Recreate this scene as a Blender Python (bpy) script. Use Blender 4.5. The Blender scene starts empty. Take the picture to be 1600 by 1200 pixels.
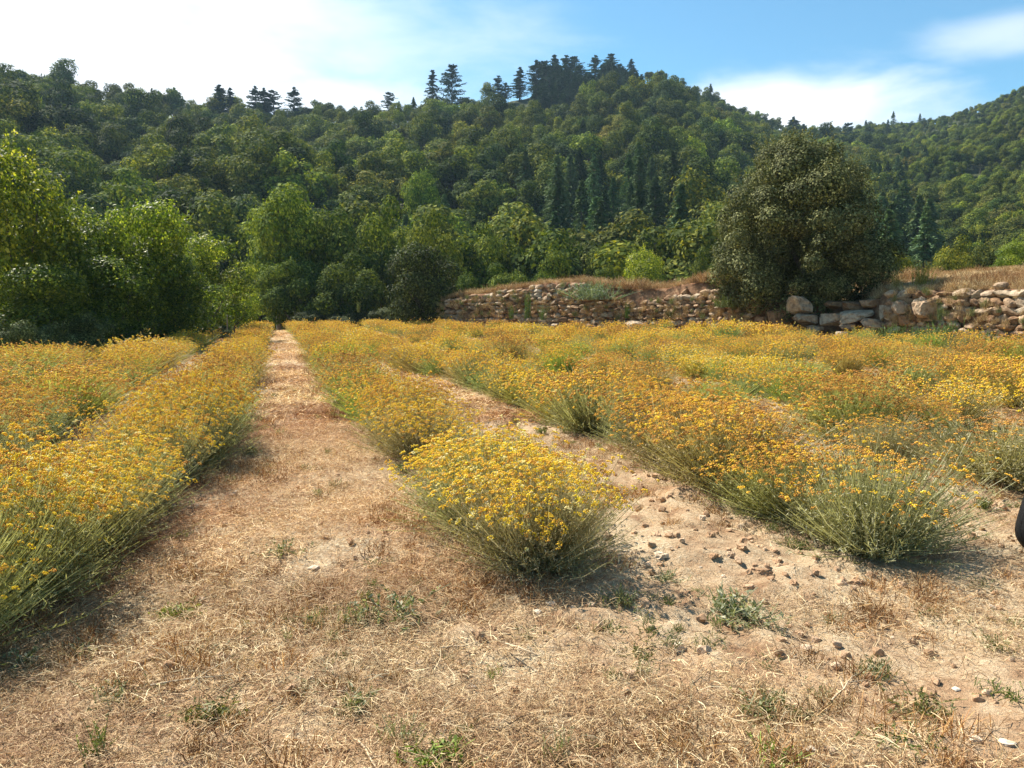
import bpy, bmesh, math, random
import numpy as np
from mathutils import Vector, Matrix

random.seed(7)
RG = np.random.default_rng(11)
sc = bpy.context.scene
COL = sc.collection

# ------------------------------------------------------------------ camera, sky, sun, exposure
F = 1209.0                       # focal length in pixels of the 1600 px wide photograph
PITCH = math.radians(5.57)
CAMZ = 1.6
cd = bpy.data.cameras.new('camera'); cd.sensor_width = 36.0; cd.lens = F / 1600 * 36
cd.clip_start = 0.05; cd.clip_end = 3000
cam = bpy.data.objects.new('camera', cd); COL.objects.link(cam)
cam.location = (0, 0, CAMZ); cam.rotation_euler = (math.radians(90) - PITCH, 0, 0)
sc.camera = cam

SUN_AZ = math.radians(-50)       # from +Y, negative is to the left
SUN_EL = math.radians(50)
sd = Vector((math.sin(SUN_AZ) * math.cos(SUN_EL), math.cos(SUN_AZ) * math.cos(SUN_EL), math.sin(SUN_EL)))
sl = bpy.data.lights.new('sun', 'SUN'); sl.energy = 5.0; sl.angle = math.radians(0.5); sl.color = (1.0, 0.93, 0.82)
so = bpy.data.objects.new('sun', sl); COL.objects.link(so)
so.rotation_euler = sd.to_track_quat('Z', 'Y').to_euler(); so.location = (-40, 20, 60)

world = bpy.data.worlds.new('World'); sc.world = world; world.use_nodes = True
wn = world.node_tree; WN = wn.nodes; WL = wn.links; WN.clear()
def wnode(t, **k):
    n = WN.new(t)
    for a, b in k.items(): setattr(n, a, b)
    return n
def wmath(op, a, b=None, c=None):
    n = WN.new('ShaderNodeMath'); n.operation = op
    for i, v in enumerate((a, b, c)):
        if v is None: continue
        if isinstance(v, (int, float)): n.inputs[i].default_value = v
        else: WL.new(v, n.inputs[i])
    return n.outputs[0]
SKY_STRENGTH = 0.05
sky = wnode('ShaderNodeTexSky', sky_type='NISHITA', sun_disc=False, sun_elevation=SUN_EL, sun_rotation=SUN_AZ,
            altitude=300, air_density=1.0, dust_density=0.35, ozone_density=2.2)
wtc = wnode('ShaderNodeTexCoord')
wmap = wnode('ShaderNodeMapping'); wmap.inputs['Scale'].default_value = (1.0, 1.0, 3.2)
WL.new(wtc.outputs['Generated'], wmap.inputs['Vector'])
cn = wnode('ShaderNodeTexNoise'); cn.inputs['Scale'].default_value = 5.5; cn.inputs['Detail'].default_value = 7; cn.inputs['Roughness'].default_value = 0.55
cn.inputs['Distortion'].default_value = 0.3
WL.new(wmap.outputs[0], cn.inputs['Vector'])
def cloud_glow_patch(px, py, inner, outer, gain, ragged=1.6):
    """thin cloud, also painted sun glow, round a direction of the sky, ragged by noise"""
    a = (px - 800) / F; b = (600 - py) / F
    d = Vector((a, math.cos(PITCH) + b * math.sin(PITCH), -math.sin(PITCH) + b * math.cos(PITCH))).normalized()
    sub = wnode('ShaderNodeVectorMath', operation='SUBTRACT'); WL.new(wtc.outputs['Generated'], sub.inputs[0]); sub.inputs[1].default_value = d
    mul = wnode('ShaderNodeVectorMath', operation='MULTIPLY'); WL.new(sub.outputs[0], mul.inputs[0]); mul.inputs[1].default_value = outer
    ln = wnode('ShaderNodeVectorMath', operation='LENGTH'); WL.new(mul.outputs[0], ln.inputs[0])
    r = wmath('ADD', ln.outputs['Value'], wmath('MULTIPLY', wmath('SUBTRACT', cn.outputs['Fac'], 0.5), ragged))
    mr = wnode('ShaderNodeMapRange', interpolation_type='SMOOTHSTEP'); WL.new(r, mr.inputs['Value'])
    mr.inputs['From Min'].default_value = 1.0; mr.inputs['From Max'].default_value = inner
    mr.inputs['To Min'].default_value = 0; mr.inputs['To Max'].default_value = gain
    return mr.outputs[0]
patches = [cloud_glow_patch(1235, 170, 0.2, (5.0, 5.0, 17), 0.95, 1.3), cloud_glow_patch(1570, 50, 0.1, (9, 9, 30), 0.5, 1.3),
           cloud_glow_patch(150, 70, 0.0, (1.75, 1.75, 3.6), 1.0, .9), cloud_glow_patch(-500, -100, 0.0, (1.3, 1.3, 2.0), 1.0, .8),  # upper-left pair: white glow near the sun, painted in like cloud
           cloud_glow_patch(500, 155, 0.1, (4.2, 4.2, 16), 0.85, 1.2)]
cl = patches[0]
for p_ in patches[1:]: cl = wmath('MAXIMUM', cl, p_)
veil = wnode('ShaderNodeMapRange'); WL.new(cn.outputs['Fac'], veil.inputs['Value'])
veil.inputs['From Min'].default_value = 0.6; veil.inputs['From Max'].default_value = 0.9; veil.inputs['To Max'].default_value = 0.04
cl = wmath('MAXIMUM', cl, veil.outputs[0])
tintm = wnode('ShaderNodeMix', data_type='RGBA', blend_type='MULTIPLY'); tintm.inputs['Factor'].default_value = 1
WL.new(sky.outputs[0], tintm.inputs['A']); tintm.inputs['B'].default_value = (1.08, 1.62, 1.62, 1)
wmix = wnode('ShaderNodeMix', data_type='RGBA')
WL.new(cl, wmix.inputs['Factor']); WL.new(tintm.outputs['Result'], wmix.inputs['A']); wmix.inputs['B'].default_value = (11.5, 11.9, 12.3, 1)
bg = wnode('ShaderNodeBackground'); bg.inputs['Strength'].default_value = SKY_STRENGTH
WL.new(wmix.outputs['Result'], bg.inputs['Color'])
wo = wnode('ShaderNodeOutputWorld'); WL.new(bg.outputs[0], wo.inputs['Surface'])

vs = sc.view_settings; vs.view_transform = 'Standard'; vs.look = 'None'; vs.exposure = 1.18; vs.gamma = 1.0; vs.use_curve_mapping = False
sc.render.engine = 'CYCLES'
cy = sc.cycles
cy.max_bounces = 6; cy.diffuse_bounces = 3; cy.glossy_bounces = 2; cy.transmission_bounces = 3; cy.volume_bounces = 0
cy.use_denoising = True
try: cy.denoising_input_passes = 'RGB_ALBEDO_NORMAL'; cy.denoising_prefilter = 'ACCURATE'
except Exception: pass
sc.render.film_transparent = False

# ------------------------------------------------------------------ numeric helpers
def hash2(i, j, s):
    n = (i.astype(np.int64) * 374761393 + j.astype(np.int64) * 668265263 + s * 974711) & 0x7fffffff
    n = ((n ^ (n >> 13)) * 1274126177) & 0x7fffffff
    n = (n ^ (n >> 16)) & 0xffff
    return n / 65535.0
def vnoise(x, y, s=0):
    x = np.asarray(x, float); y = np.asarray(y, float)
    i = np.floor(x); j = np.floor(y); fx = x - i; fy = y - j
    fx = fx * fx * (3 - 2 * fx); fy = fy * fy * (3 - 2 * fy)
    a = hash2(i, j, s); b = hash2(i + 1, j, s); c = hash2(i, j + 1, s); d = hash2(i + 1, j + 1, s)
    return (a + (b - a) * fx) * (1 - fy) + (c + (d - c) * fx) * fy - 0.5
def fbm(x, y, s=0, o=4, g=0.5):
    t = 0; a = 1.0
    for k in range(o):
        t = t + a * vnoise(np.asarray(x) * 2 ** k + 17.3 * k, np.asarray(y) * 2 ** k - 9.1 * k, s + k); a *= g
    return t
def unproj(px, py, Y):
    a = (px - 800) / F; b = (600 - py) / F
    t = Y / (math.cos(PITCH) + b * math.sin(PITCH))
    return np.array([a * t, Y, CAMZ + t * (-math.sin(PITCH) + b * math.cos(PITCH))])
def proj(x, y, z):
    d = y * math.cos(PITCH) - (z - CAMZ) * math.sin(PITCH)
    v = y * math.sin(PITCH) + (z - CAMZ) * math.cos(PITCH)
    return 800 + F * x / d, 600 - F * v / d

def sstep(a, b, x):
    t = np.clip((np.asarray(x, float) - a) / (b - a), 0, 1); return t * t * (3 - 2 * t)
def G(x, y):
    """height of the field"""
    x = np.asarray(x, float); y = np.asarray(y, float)
    yp = np.clip(y - 6, 0, 44)
    z = yp * (0.0125 + 0.0006 * np.clip(x, -18, 24))
    z = z - 1.3 * sstep(0, 3.0, (-12.3 - 0.1 * y) - x) * sstep(12, 20, y)   # drop behind the left edge
    z = z - 2.2 * sstep(51, 60, y)
    return z
# ridge line as the photo shows it: (px, py, distance)
RIDGE = [(-900, 60, 210), (-300, 40, 210), (0, 100, 215), (60, 125, 225), (130, 150, 235), (200, 160, 245), (300, 164, 260), (440, 172, 280), (545, 176, 300),
         (600, 176, 305), (650, 166, 310), (706, 158, 320), (780, 142, 330), (850, 128, 340), (930, 118, 350), (985, 110, 360),
         (1050, 122, 370), (1100, 142, 380), (1150, 165, 390), (1200, 185, 410), (1250, 198, 450), (1330, 202, 470), (1400, 190, 460),
         (1470, 176, 440), (1540, 156, 420), (1600, 130, 400), (1700, 90, 380), (2200, 20, 360)]
_ru, _rs, _rr = [], [], []
for px, py, Y in RIDGE:
    p = unproj(px, py, Y); _ru.append(p[0] / Y); _rs.append((p[2] - CAMZ) / Y); _rr.append(Y)
HY0 = 62.0
def H(x, y):
    """height of the wooded hills behind the field"""
    x = np.asarray(x, float); y = np.asarray(y, float)
    u = x / np.maximum(y, 30)
    e = np.interp(u, _ru, _rs); R = np.interp(u, _ru, _rr)
    zr = e * R + CAMZ - 5.0
    t = (y - HY0) / (R - HY0)
    tt = np.clip(t, 0, 1)
    z = -2.6 + (zr + 2.6) * tt ** 1.28
    z = np.where(t > 1, np.maximum(zr * (1 - (t - 1) * 1.1), -3), z)
    z = z + (fbm(x / 34, y / 34, 5, 3) * 9.0) * np.clip(tt * 3, 0, 1) * np.clip((1.02 - tt) * 5, 0.12, 1)
    return z

# ------------------------------------------------------------------ mesh helpers
def mk_mesh(name, V, faces, mat=None, rnd=None, smooth=False, col=None):
    """V (n,3); faces: (m,k) array or list of such arrays; rnd: per-face float"""
    if not isinstance(faces, list): faces = [faces]
    me = bpy.data.meshes.new(name)
    V = np.ascontiguousarray(V, np.float32)
    me.vertices.add(len(V)); me.vertices.foreach_set('co', V.ravel())
    loops = np.concatenate([f.ravel() for f in faces]).astype(np.int32)
    tot = np.concatenate([np.full(len(f), f.shape[1]) for f in faces]).astype(np.int32)
    start = np.concatenate([[0], np.cumsum(tot)[:-1]]).astype(np.int32)
    me.loops.add(len(loops)); me.loops.foreach_set('vertex_index', loops)
    me.polygons.add(len(tot)); me.polygons.foreach_set('loop_start', start); me.polygons.foreach_set('loop_total', tot)
    me.update(calc_edges=True)
    if rnd is not None:
        at = me.attributes.new('rnd', 'FLOAT', 'FACE'); at.data.foreach_set('value', np.asarray(rnd, np.float32))
    if smooth: me.polygons.foreach_set('use_smooth', np.ones(len(tot), bool))
    if mat: me.materials.append(mat)
    return me
def merge(parts):
    """parts: list of (V, F, rnd) with equal face size"""
    Vs, Fs, Rs, o = [], [], [], 0
    for V, Fc, r in parts:
        Vs.append(V); Fs.append(Fc + o); Rs.append(r); o += len(V)
    return np.concatenate(Vs), np.concatenate(Fs), np.concatenate(Rs)
def norm(v): return v / np.maximum(np.linalg.norm(v, axis=-1, keepdims=True), 1e-9)
def rand_dir(n): return norm(RG.normal(size=(n, 3)))
def cards(P, N, L, W, rnd, T=None):
    """diamond leaves: centre, normal, length, width"""
    n = len(P)
    if T is None: T = rand_dir(n)
    T = norm(T - N * np.sum(T * N, 1, keepdims=True)); B = np.cross(N, T)
    L = np.broadcast_to(np.asarray(L, float), (n,))[:, None]; W = np.broadcast_to(np.asarray(W, float), (n,))[:, None]
    V = np.stack([P - T * L / 2, P + B * W / 2 + T * L * .08, P + T * L / 2, P - B * W / 2 + T * L * .08], 1).reshape(-1, 3)
    return V, np.arange(n * 4).reshape(n, 4), np.broadcast_to(rnd, (n,)).astype(float)
def tube(pts, rad, k=7):
    pts = np.array(pts, float); n = len(pts); V = []
    for i in range(n):
        d = norm((pts[min(i + 1, n - 1)] - pts[max(i - 1, 0)])[None])[0]
        a = np.cross(d, [0.3, 1, 0.1]); a /= np.linalg.norm(a); b = np.cross(d, a)
        for j in range(k):
            t = 2 * math.pi * j / k
            V.append(pts[i] + (a * math.cos(t) + b * math.sin(t)) * rad[i])
    Fc = [[i * k + j, i * k + (j + 1) % k, (i + 1) * k + (j + 1) % k, (i + 1) * k + j] for i in range(n - 1) for j in range(k)]
    return np.array(V), np.array(Fc), np.full(len(Fc), .5)
def obj(name, me, parent=None, loc=(0, 0, 0), rz=0.0, s=1.0, link=True):
    o = bpy.data.objects.new(name, me)
    if link: COL.objects.link(o)
    o.location = loc; o.rotation_euler = (0, 0, rz)
    o.scale = (s, s, s) if isinstance(s, (int, float)) else s
    if parent is not None: o.parent = parent
    return o
def tag(o, label=None, cat=None, group=None, kind=None):
    if label: o['label'] = label
    if cat: o['category'] = cat
    if group: o['group'] = group
    if kind: o['kind'] = kind
    return o
ORD = ['', 'first', 'second', 'third', 'fourth', 'fifth', 'sixth', 'seventh', 'eighth', 'ninth', 'tenth', 'eleventh', 'twelfth', 'thirteenth',
       'fourteenth', 'fifteenth', 'sixteenth', 'seventeenth', 'eighteenth', 'nineteenth', 'twentieth']
for tens, t2 in (('twenty', 'twentieth'), ('thirty', 'thirtieth'), ('forty', 'fortieth'), ('fifty', 'fiftieth'), ('sixty', 'sixtieth')):
    if len(ORD) % 10 == 1: ORD += [tens + '-' + w for w in ORD[1:10]] + [{'twenty': 'thirtieth', 'thirty': 'fortieth', 'forty': 'fiftieth', 'fifty': 'sixtieth', 'sixty': 'seventieth'}[tens]]
LAB = []          # (object, template with @ for the noun, noun, plural, sort value)
def later(o, tmpl, noun, plural, px): LAB.append((o, tmpl, noun, plural, px))
def write_labels():
    by = {}
    for e in LAB: by.setdefault(e[1] + e[2], []).append(e)
    for es in by.values():
        es.sort(key=lambda e: e[4])
        for i, (o, tm, noun, plural, px) in enumerate(es):
            if len(es) == 1: o['label'] = tm.replace('@', noun)
            elif i == 0: o['label'] = 'leftmost of the ' + tm.replace('@', plural)
            elif i == len(es) - 1: o['label'] = 'rightmost of the ' + tm.replace('@', plural)
            else: o['label'] = ORD[min(i + 1, len(ORD) - 1)] + ' from left of the ' + tm.replace('@', plural)

# ------------------------------------------------------------------ materials
def new_mat(name):
    m = bpy.data.materials.new(name); m.use_nodes = True; m.node_tree.nodes.clear(); return m, m.node_tree
def N_(nt, t, **k):
    n = nt.nodes.new(t)
    for a, b in k.items(): setattr(n, a, b)
    return n
def ramp(nt, fac, stops):
    r = N_(nt, 'ShaderNodeValToRGB'); cr = r.color_ramp
    while len(cr.elements) < len(stops): cr.elements.new(0.5)
    for e, (p, c) in zip(cr.elements, stops): e.position = p; e.color = (*c, 1)
    nt.links.new(fac, r.inputs[0]); return r.outputs[0]
def mathn(nt, op, a, b=None):
    n = N_(nt, 'ShaderNodeMath', operation=op)
    for i, v in enumerate((a, b)):
        if v is None: continue
        if isinstance(v, (int, float)): n.inputs[i].default_value = v
        else: nt.links.new(v, n.inputs[i])
    return n.outputs[0]
def noise(nt, scale, detail=4, rough=0.6, vec=None, out='Fac'):
    n = N_(nt, 'ShaderNodeTexNoise'); n.inputs['Scale'].default_value = scale; n.inputs['Detail'].default_value = detail; n.inputs['Roughness'].default_value = rough
    if vec is not None: nt.links.new(vec, n.inputs['Vector'])
    return n.outputs[out]
def mixc(nt, f, a, b, mode='MIX'):
    n = N_(nt, 'ShaderNodeMix', data_type='RGBA', blend_type=mode)
    for s, v in (('Factor', f), ('A', a), ('B', b)):
        if isinstance(v, (int, float)): n.inputs[s].default_value = v
        elif isinstance(v, tuple): n.inputs[s].default_value = (*v, 1)
        else: nt.links.new(v, n.inputs[s])
    return n.outputs['Result']
def leaf_mat(name, stops, transl=0.35, tboost=(1.5, 1.6, 0.7), rough=0.55, tintmode='mul', spec=0.3):
    """leaf colour from the per-leaf attribute, tinted per plant; tintmode 'shift' moves along the ramp instead"""
    m, nt = new_mat(name)
    a = N_(nt, 'ShaderNodeAttribute', attribute_type='GEOMETRY', attribute_name='rnd')
    t = N_(nt, 'ShaderNodeAttribute', attribute_type='INSTANCER', attribute_name='tint')
    if tintmode == 'shift':
        sp = N_(nt, 'ShaderNodeSeparateColor'); nt.links.new(t.outputs['Color'], sp.inputs[0])
        fac = mathn(nt, 'ADD', a.outputs['Fac'], mathn(nt, 'SUBTRACT', sp.outputs[0], 0.5))
        c = ramp(nt, fac, stops)
        c = mixc(nt, 1.0, c, (1, 1, 1), 'MULTIPLY')
    else:
        c = mixc(nt, 1.0, ramp(nt, a.outputs['Fac'], stops), t.outputs['Color'], 'MULTIPLY')
    d = N_(nt, 'ShaderNodeBsdfPrincipled'); nt.links.new(c, d.inputs['Base Color'])
    d.inputs['Roughness'].default_value = rough; d.inputs['Specular IOR Level'].default_value = spec
    tr = N_(nt, 'ShaderNodeBsdfTranslucent'); nt.links.new(mixc(nt, 1.0, c, tboost, 'MULTIPLY'), tr.inputs['Color'])
    mx = N_(nt, 'ShaderNodeMixShader'); mx.inputs[0].default_value = transl
    nt.links.new(d.outputs[0], mx.inputs[1]); nt.links.new(tr.outputs[0], mx.inputs[2])
    o = N_(nt, 'ShaderNodeOutputMaterial'); nt.links.new(mx.outputs[0], o.inputs['Surface'])
    return m
def bump_surface(nt, c, hgt, dist=0.05, rough=0.95, strength=0.8):
    b = N_(nt, 'ShaderNodeBump'); b.inputs['Distance'].default_value = dist; b.inputs['Strength'].default_value = strength; nt.links.new(hgt, b.inputs['Height'])
    p = N_(nt, 'ShaderNodeBsdfPrincipled'); p.inputs['Roughness'].default_value = rough; p.inputs['Specular IOR Level'].default_value = 0.15
    nt.links.new(c, p.inputs['Base Color']); nt.links.new(b.outputs[0], p.inputs['Normal'])
    o = N_(nt, 'ShaderNodeOutputMaterial'); nt.links.new(p.outputs[0], o.inputs['Surface'])

M_TREE = leaf_mat('broadleaf_foliage', [(0, (.024, .048, .013)), (.5, (.078, .110, .022)), (1, (.24, .26, .055))], .24, tboost=(1.6, 1.5, .6), rough=.8, spec=.08)
M_LEAFY = leaf_mat('bright_leaf', [(0, (.028, .052, .010)), (.5, (.090, .125, .018)), (.8, (.23, .245, .03)), (1, (.42, .40, .12))], .40, rough=.5, spec=.22)
M_OAK = leaf_mat('holm_oak_leaf', [(0, (.022, .027, .012)), (.5, (.068, .076, .034)), (1, (.24, .24, .12))], .10, rough=.7, spec=.1)
M_CONIF = leaf_mat('conifer_needles', [(0, (.014, .028, .016)), (.5, (.032, .058, .034)), (1, (.07, .10, .06))], .10, rough=.8, spec=.08)
M_WEED = leaf_mat('weed_leaf', [(0, (.09, .11, .04)), (.5, (.17, .19, .09)), (1, (.32, .33, .21))], .25)
M_STEM = leaf_mat('bush_stems', [(0, (.09, .09, .03)), (.4, (.23, .24, .105)), (.75, (.38, .39, .22)), (1, (.54, .54, .38))], .32, tboost=(1.25, 1.25, .8))
M_FLOWER = leaf_mat('flower_heads', [(0, (.28, .13, .04)), (.25, (.55, .27, .065)), (.45, (.76, .42, .08)), (.66, (.87, .58, .06)), (.86, (.90, .70, .03)), (1, (.90, .80, .40))], .22, tboost=(1.2, 1.1, .6), tintmode='shift', rough=.8, spec=.1)
M_STRAW = leaf_mat('straw', [(0, (.14, .08, .04)), (.4, (.33, .21, .11)), (.75, (.54, .43, .25)), (1, (.80, .72, .50))], .2, tboost=(1.1, 1.0, .8), rough=.7)

m, nt = new_mat('tree_bark'); M_BARK = m
tc = N_(nt, 'ShaderNodeTexCoord')
bump_surface(nt, ramp(nt, noise(nt, 9, 5, .6, tc.outputs['Object']), [(0.3, (.05, .04, .03)), (0.7, (.17, .14, .11))]), noise(nt, 20, 4, .6, tc.outputs['Object']), .02)

m, nt = new_mat('dry_soil'); M_SOIL = m
ge = N_(nt, 'ShaderNodeNewGeometry'); P = ge.outputs['Position']
big = noise(nt, .55, 3, .5, P); mid = noise(nt, 4.5, 5, .65, P); fine = noise(nt, 42, 5, .7, P); grit = noise(nt, 170, 3, .7, P)
soil = ramp(nt, mid, [(.25, (.24, .13, .07)), (.5, (.45, .29, .165)), (.75, (.64, .47, .30))])
straw = ramp(nt, fine, [(.3, (.33, .22, .12)), (.5, (.55, .42, .26)), (.7, (.72, .61, .43))])
cov = N_(nt, 'ShaderNodeMapRange'); nt.links.new(mathn(nt, 'ADD', mathn(nt, 'MULTIPLY', big, .8), mathn(nt, 'MULTIPLY', mid, .6)), cov.inputs[0]); cov.inputs[1].default_value = .55; cov.inputs[2].default_value = .8
c = mixc(nt, cov.outputs[0], soil, straw)
c = mixc(nt, .75, c, ramp(nt, grit, [(.3, (.45, .45, .45)), (.55, (1, 1, 1)), (.75, (1.3, 1.25, 1.2))]), 'MULTIPLY')
bump_surface(nt, c, mathn(nt, 'ADD', fine, mathn(nt, 'MULTIPLY', grit, .35)), .035)

m, nt = new_mat('forest_floor'); M_FLOOR = m
ge = N_(nt, 'ShaderNodeNewGeometry'); P = ge.outputs['Position']
bump_surface(nt, ramp(nt, noise(nt, .4, 6, .65, P), [(.3, (.025, .035, .012)), (.6, (.06, .07, .028)), (.8, (.12, .11, .05))]), noise(nt, 1.2, 5, .6, P), .4)

m, nt = new_mat('dry_grass_ground'); M_BANK = m
ge = N_(nt, 'ShaderNodeNewGeometry'); P = ge.outputs['Position']
bump_surface(nt, ramp(nt, noise(nt, 3.2, 6, .7, P), [(.28, (.14, .09, .04)), (.5, (.32, .22, .11)), (.72, (.48, .37, .20))]), noise(nt, 25, 5, .7, P), .05)

m, nt = new_mat('wall_earth'); M_EARTH = m
ge = N_(nt, 'ShaderNodeNewGeometry'); P = ge.outputs['Position']
bump_surface(nt, ramp(nt, noise(nt, 5, 6, .7, P), [(.3, (.10, .055, .03)), (.5, (.24, .13, .07)), (.75, (.38, .25, .14))]), noise(nt, 18, 5, .7, P), .08)

m, nt = new_mat('field_stone'); M_STONE = m
oi = N_(nt, 'ShaderNodeObjectInfo'); tc = N_(nt, 'ShaderNodeTexCoord'); ge = N_(nt, 'ShaderNodeNewGeometry'); P = ge.outputs['Position']
base = ramp(nt, oi.outputs['Random'], [(0, (.20, .115, .06)), (.3, (.35, .23, .14)), (.6, (.42, .33, .23)), (.85, (.29, .175, .095)), (1, (.48, .40, .30))])
lich = ramp(nt, noise(nt, 7, 5, .65, P), [(.35, (.45, .38, .32)), (.52, (1, 1, 1)), (.68, (1.5, 1.5, 1.45))])
bump_surface(nt, mixc(nt, .8, base, lich, 'MULTIPLY'), noise(nt, 22, 6, .65, P), .04, .9)

m, nt = new_mat('soil_clod'); M_CLOD = m
oi = N_(nt, 'ShaderNodeObjectInfo'); ge = N_(nt, 'ShaderNodeNewGeometry'); P = ge.outputs['Position']
bump_surface(nt, mixc(nt, .6, ramp(nt, oi.outputs['Random'], [(0, (.40, .25, .145)), (.6, (.50, .33, .20)), (.9, (.58, .42, .28)), (1, (.74, .62, .46))]), ramp(nt, noise(nt, 60, 4, .7, P), [(.3, (.55, .5, .45)), (.7, (1.2, 1.2, 1.2))]), 'MULTIPLY'), noise(nt, 90, 4, .7, P), .01)

def plain(name, c, rough=.6):
    m, nt = new_mat(name); ge = N_(nt, 'ShaderNodeNewGeometry')
    k = tuple(x * .55 for x in c)
    bump_surface(nt, ramp(nt, noise(nt, 30, 4, .6, ge.outputs['Position']), [(.3, k), (.7, c)]), noise(nt, 120, 3, .6, ge.outputs['Position']), .004, rough)
    return m
M_BLACK = plain('black_fabric', (.012, .012, .013)); M_WOOD = plain('weathered_wood', (.30, .25, .19), .9)

# ------------------------------------------------------------------ ground and hills
def axis(lims):
    """lims: list of (start, stop, step)"""
    return np.unique(np.round(np.concatenate([np.arange(a, b, s) for a, b, s in lims]), 4))
def grid_mesh(name, xs, ys, zf, mat, mask=None, smooth=True):
    X, Y = np.meshgrid(xs, ys); Z = zf(X, Y)
    V = np.stack([X, Y, Z], -1).reshape(-1, 3); nx = len(xs); ny = len(ys)
    i = (np.arange(ny - 1)[:, None] * nx + np.arange(nx - 1)[None]).ravel()
    Fc = np.stack([i, i + 1, i + nx + 1, i + nx], 1)
    return mk_mesh(name, V, Fc, mat, smooth=smooth)
def ground_z(X, Y):
    z = G(X, Y)
    near = sstep(-60, -20, Y) * sstep(70, 30, Y)
    lump = fbm(X / 1.3, Y / 1.3, 21, 3) * .13
    clod = np.abs(fbm(X / .22, Y / .22, 31, 3, .6)) * .11 + fbm(X / .07, Y / .07, 41, 2) * .018
    bare = np.clip(.35 + 1.6 * vnoise(X / 1.3, Y / 1.3, 77), .15, 1)
    return z + near * (lump + (clod * bare - .02) * sstep(16, 9, Y))
def GZ(x, y): return ground_z(np.asarray(x, float), np.asarray(y, float))
xs = axis([(-700, -60, 40), (-60, -16, 4), (-16, -6.5, .5), (-6.5, 6.5, .045), (6.5, 30, .5), (30, 60, 4), (60, 741, 40)])
ys = axis([(-160, -10, 15), (-10, 1.5, 1), (1.5, 7, .04), (7, 11, .07), (11, 70, .5), (70, 120, 10)])
tag(obj('ground', grid_mesh('ground', xs, ys, ground_z, M_SOIL)), kind='structure')
xs = axis([(-700, -300, 25), (-300, 300, 5), (300, 701, 25)]); ys = axis([(58, 500, 5), (500, 741, 20)])
tag(obj('hillside', grid_mesh('hillside', xs, ys, H, M_FLOOR)), kind='structure')

# ------------------------------------------------------------------ haze: one box of pale air round the whole place
HAZE = 0.00016
if HAZE > 0:
    bx0, bx1, by0, by1, bz0, bz1 = -760, 790, -220, 800, -7.5, 175
    V = np.array([(x, y, z) for z in (bz0, bz1) for y in (by0, by1) for x in (bx0, bx1)])
    Fc = np.array([(0, 2, 3, 1), (4, 5, 7, 6), (0, 1, 5, 4), (2, 6, 7, 3), (0, 4, 6, 2), (1, 3, 7, 5)])
    m, nt = new_mat('haze_air'); pv = N_(nt, 'ShaderNodeVolumePrincipled'); pv.inputs['Density'].default_value = HAZE
    pv.inputs['Color'].default_value = (.55, .78, 1.0, 1); pv.inputs['Anisotropy'].default_value = 0.2
    oo = N_(nt, 'ShaderNodeOutputMaterial'); nt.links.new(pv.outputs[0], oo.inputs['Volume'])
    tag(obj('haze', mk_mesh('haze', V, Fc, m)), kind='stuff')

# ------------------------------------------------------------------ instancing of uncountable stuff
def stuff_instances(name, protos, P, rz, scale, tint=None, tilt=None):
    hc = bpy.data.collections.new(name + '_sources')
    for k, me in enumerate(protos):
        hc.objects.link(bpy.data.objects.new('source_%02d' % k, me))
    P = np.asarray(P, np.float32); n = len(P)
    me = bpy.data.meshes.new(name); me.vertices.add(n); me.vertices.foreach_set('co', P.ravel())
    def at(nm, ty, vals, key='value'):
        a = me.attributes.new(nm, ty, 'POINT'); a.data.foreach_set(key, np.asarray(vals).ravel())
    rot = np.zeros((n, 3), np.float32); rot[:, 2] = rz
    if tilt is not None: rot[:, :2] = tilt
    at('rot', 'FLOAT_VECTOR', rot, 'vector')
    sv = np.asarray(scale, np.float32)
    if sv.ndim == 1: sv = np.repeat(sv[:, None], 3, 1)
    at('scl', 'FLOAT_VECTOR', sv, 'vector')
    at('idx', 'INT', RG.integers(0, len(protos), n).astype(np.int32))
    t4 = np.ones((n, 4), np.float32)
    if tint is not None: t4[:, :3] = tint
    at('tint', 'FLOAT_COLOR', t4, 'color')
    ng = bpy.data.node_groups.new(name, 'GeometryNodeTree')
    ng.interface.new_socket('Geometry', in_out='INPUT', socket_type='NodeSocketGeometry'); ng.interface.new_socket('Geometry', in_out='OUTPUT', socket_type='NodeSocketGeometry')
    gi = ng.nodes.new('NodeGroupInput'); go = ng.nodes.new('NodeGroupOutput'); ip = ng.nodes.new('GeometryNodeInstanceOnPoints'); ci = ng.nodes.new('GeometryNodeCollectionInfo')
    ci.inputs['Collection'].default_value = hc; ci.inputs['Separate Children'].default_value = True
    ip.inputs['Pick Instance'].default_value = True
    def na(nm, ty):
        q = ng.nodes.new('GeometryNodeInputNamedAttribute'); q.data_type = ty; q.inputs['Name'].default_value = nm
        return next(o for o in q.outputs if o.name == 'Attribute' and o.enabled)
    L = ng.links
    L.new(gi.outputs[0], ip.inputs['Points']); L.new(ci.outputs[0], ip.inputs['Instance'])
    L.new(na('idx', 'INT'), ip.inputs['Instance Index']); L.new(na('rot', 'FLOAT_VECTOR'), ip.inputs['Rotation']); L.new(na('scl', 'FLOAT_VECTOR'), ip.inputs['Scale'])
    L.new(ip.outputs[0], go.inputs[0])
    o = obj(name, me); md = o.modifiers.new('scatter', 'NODES'); md.node_group = ng
    tag(o, kind='stuff'); return o

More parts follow.
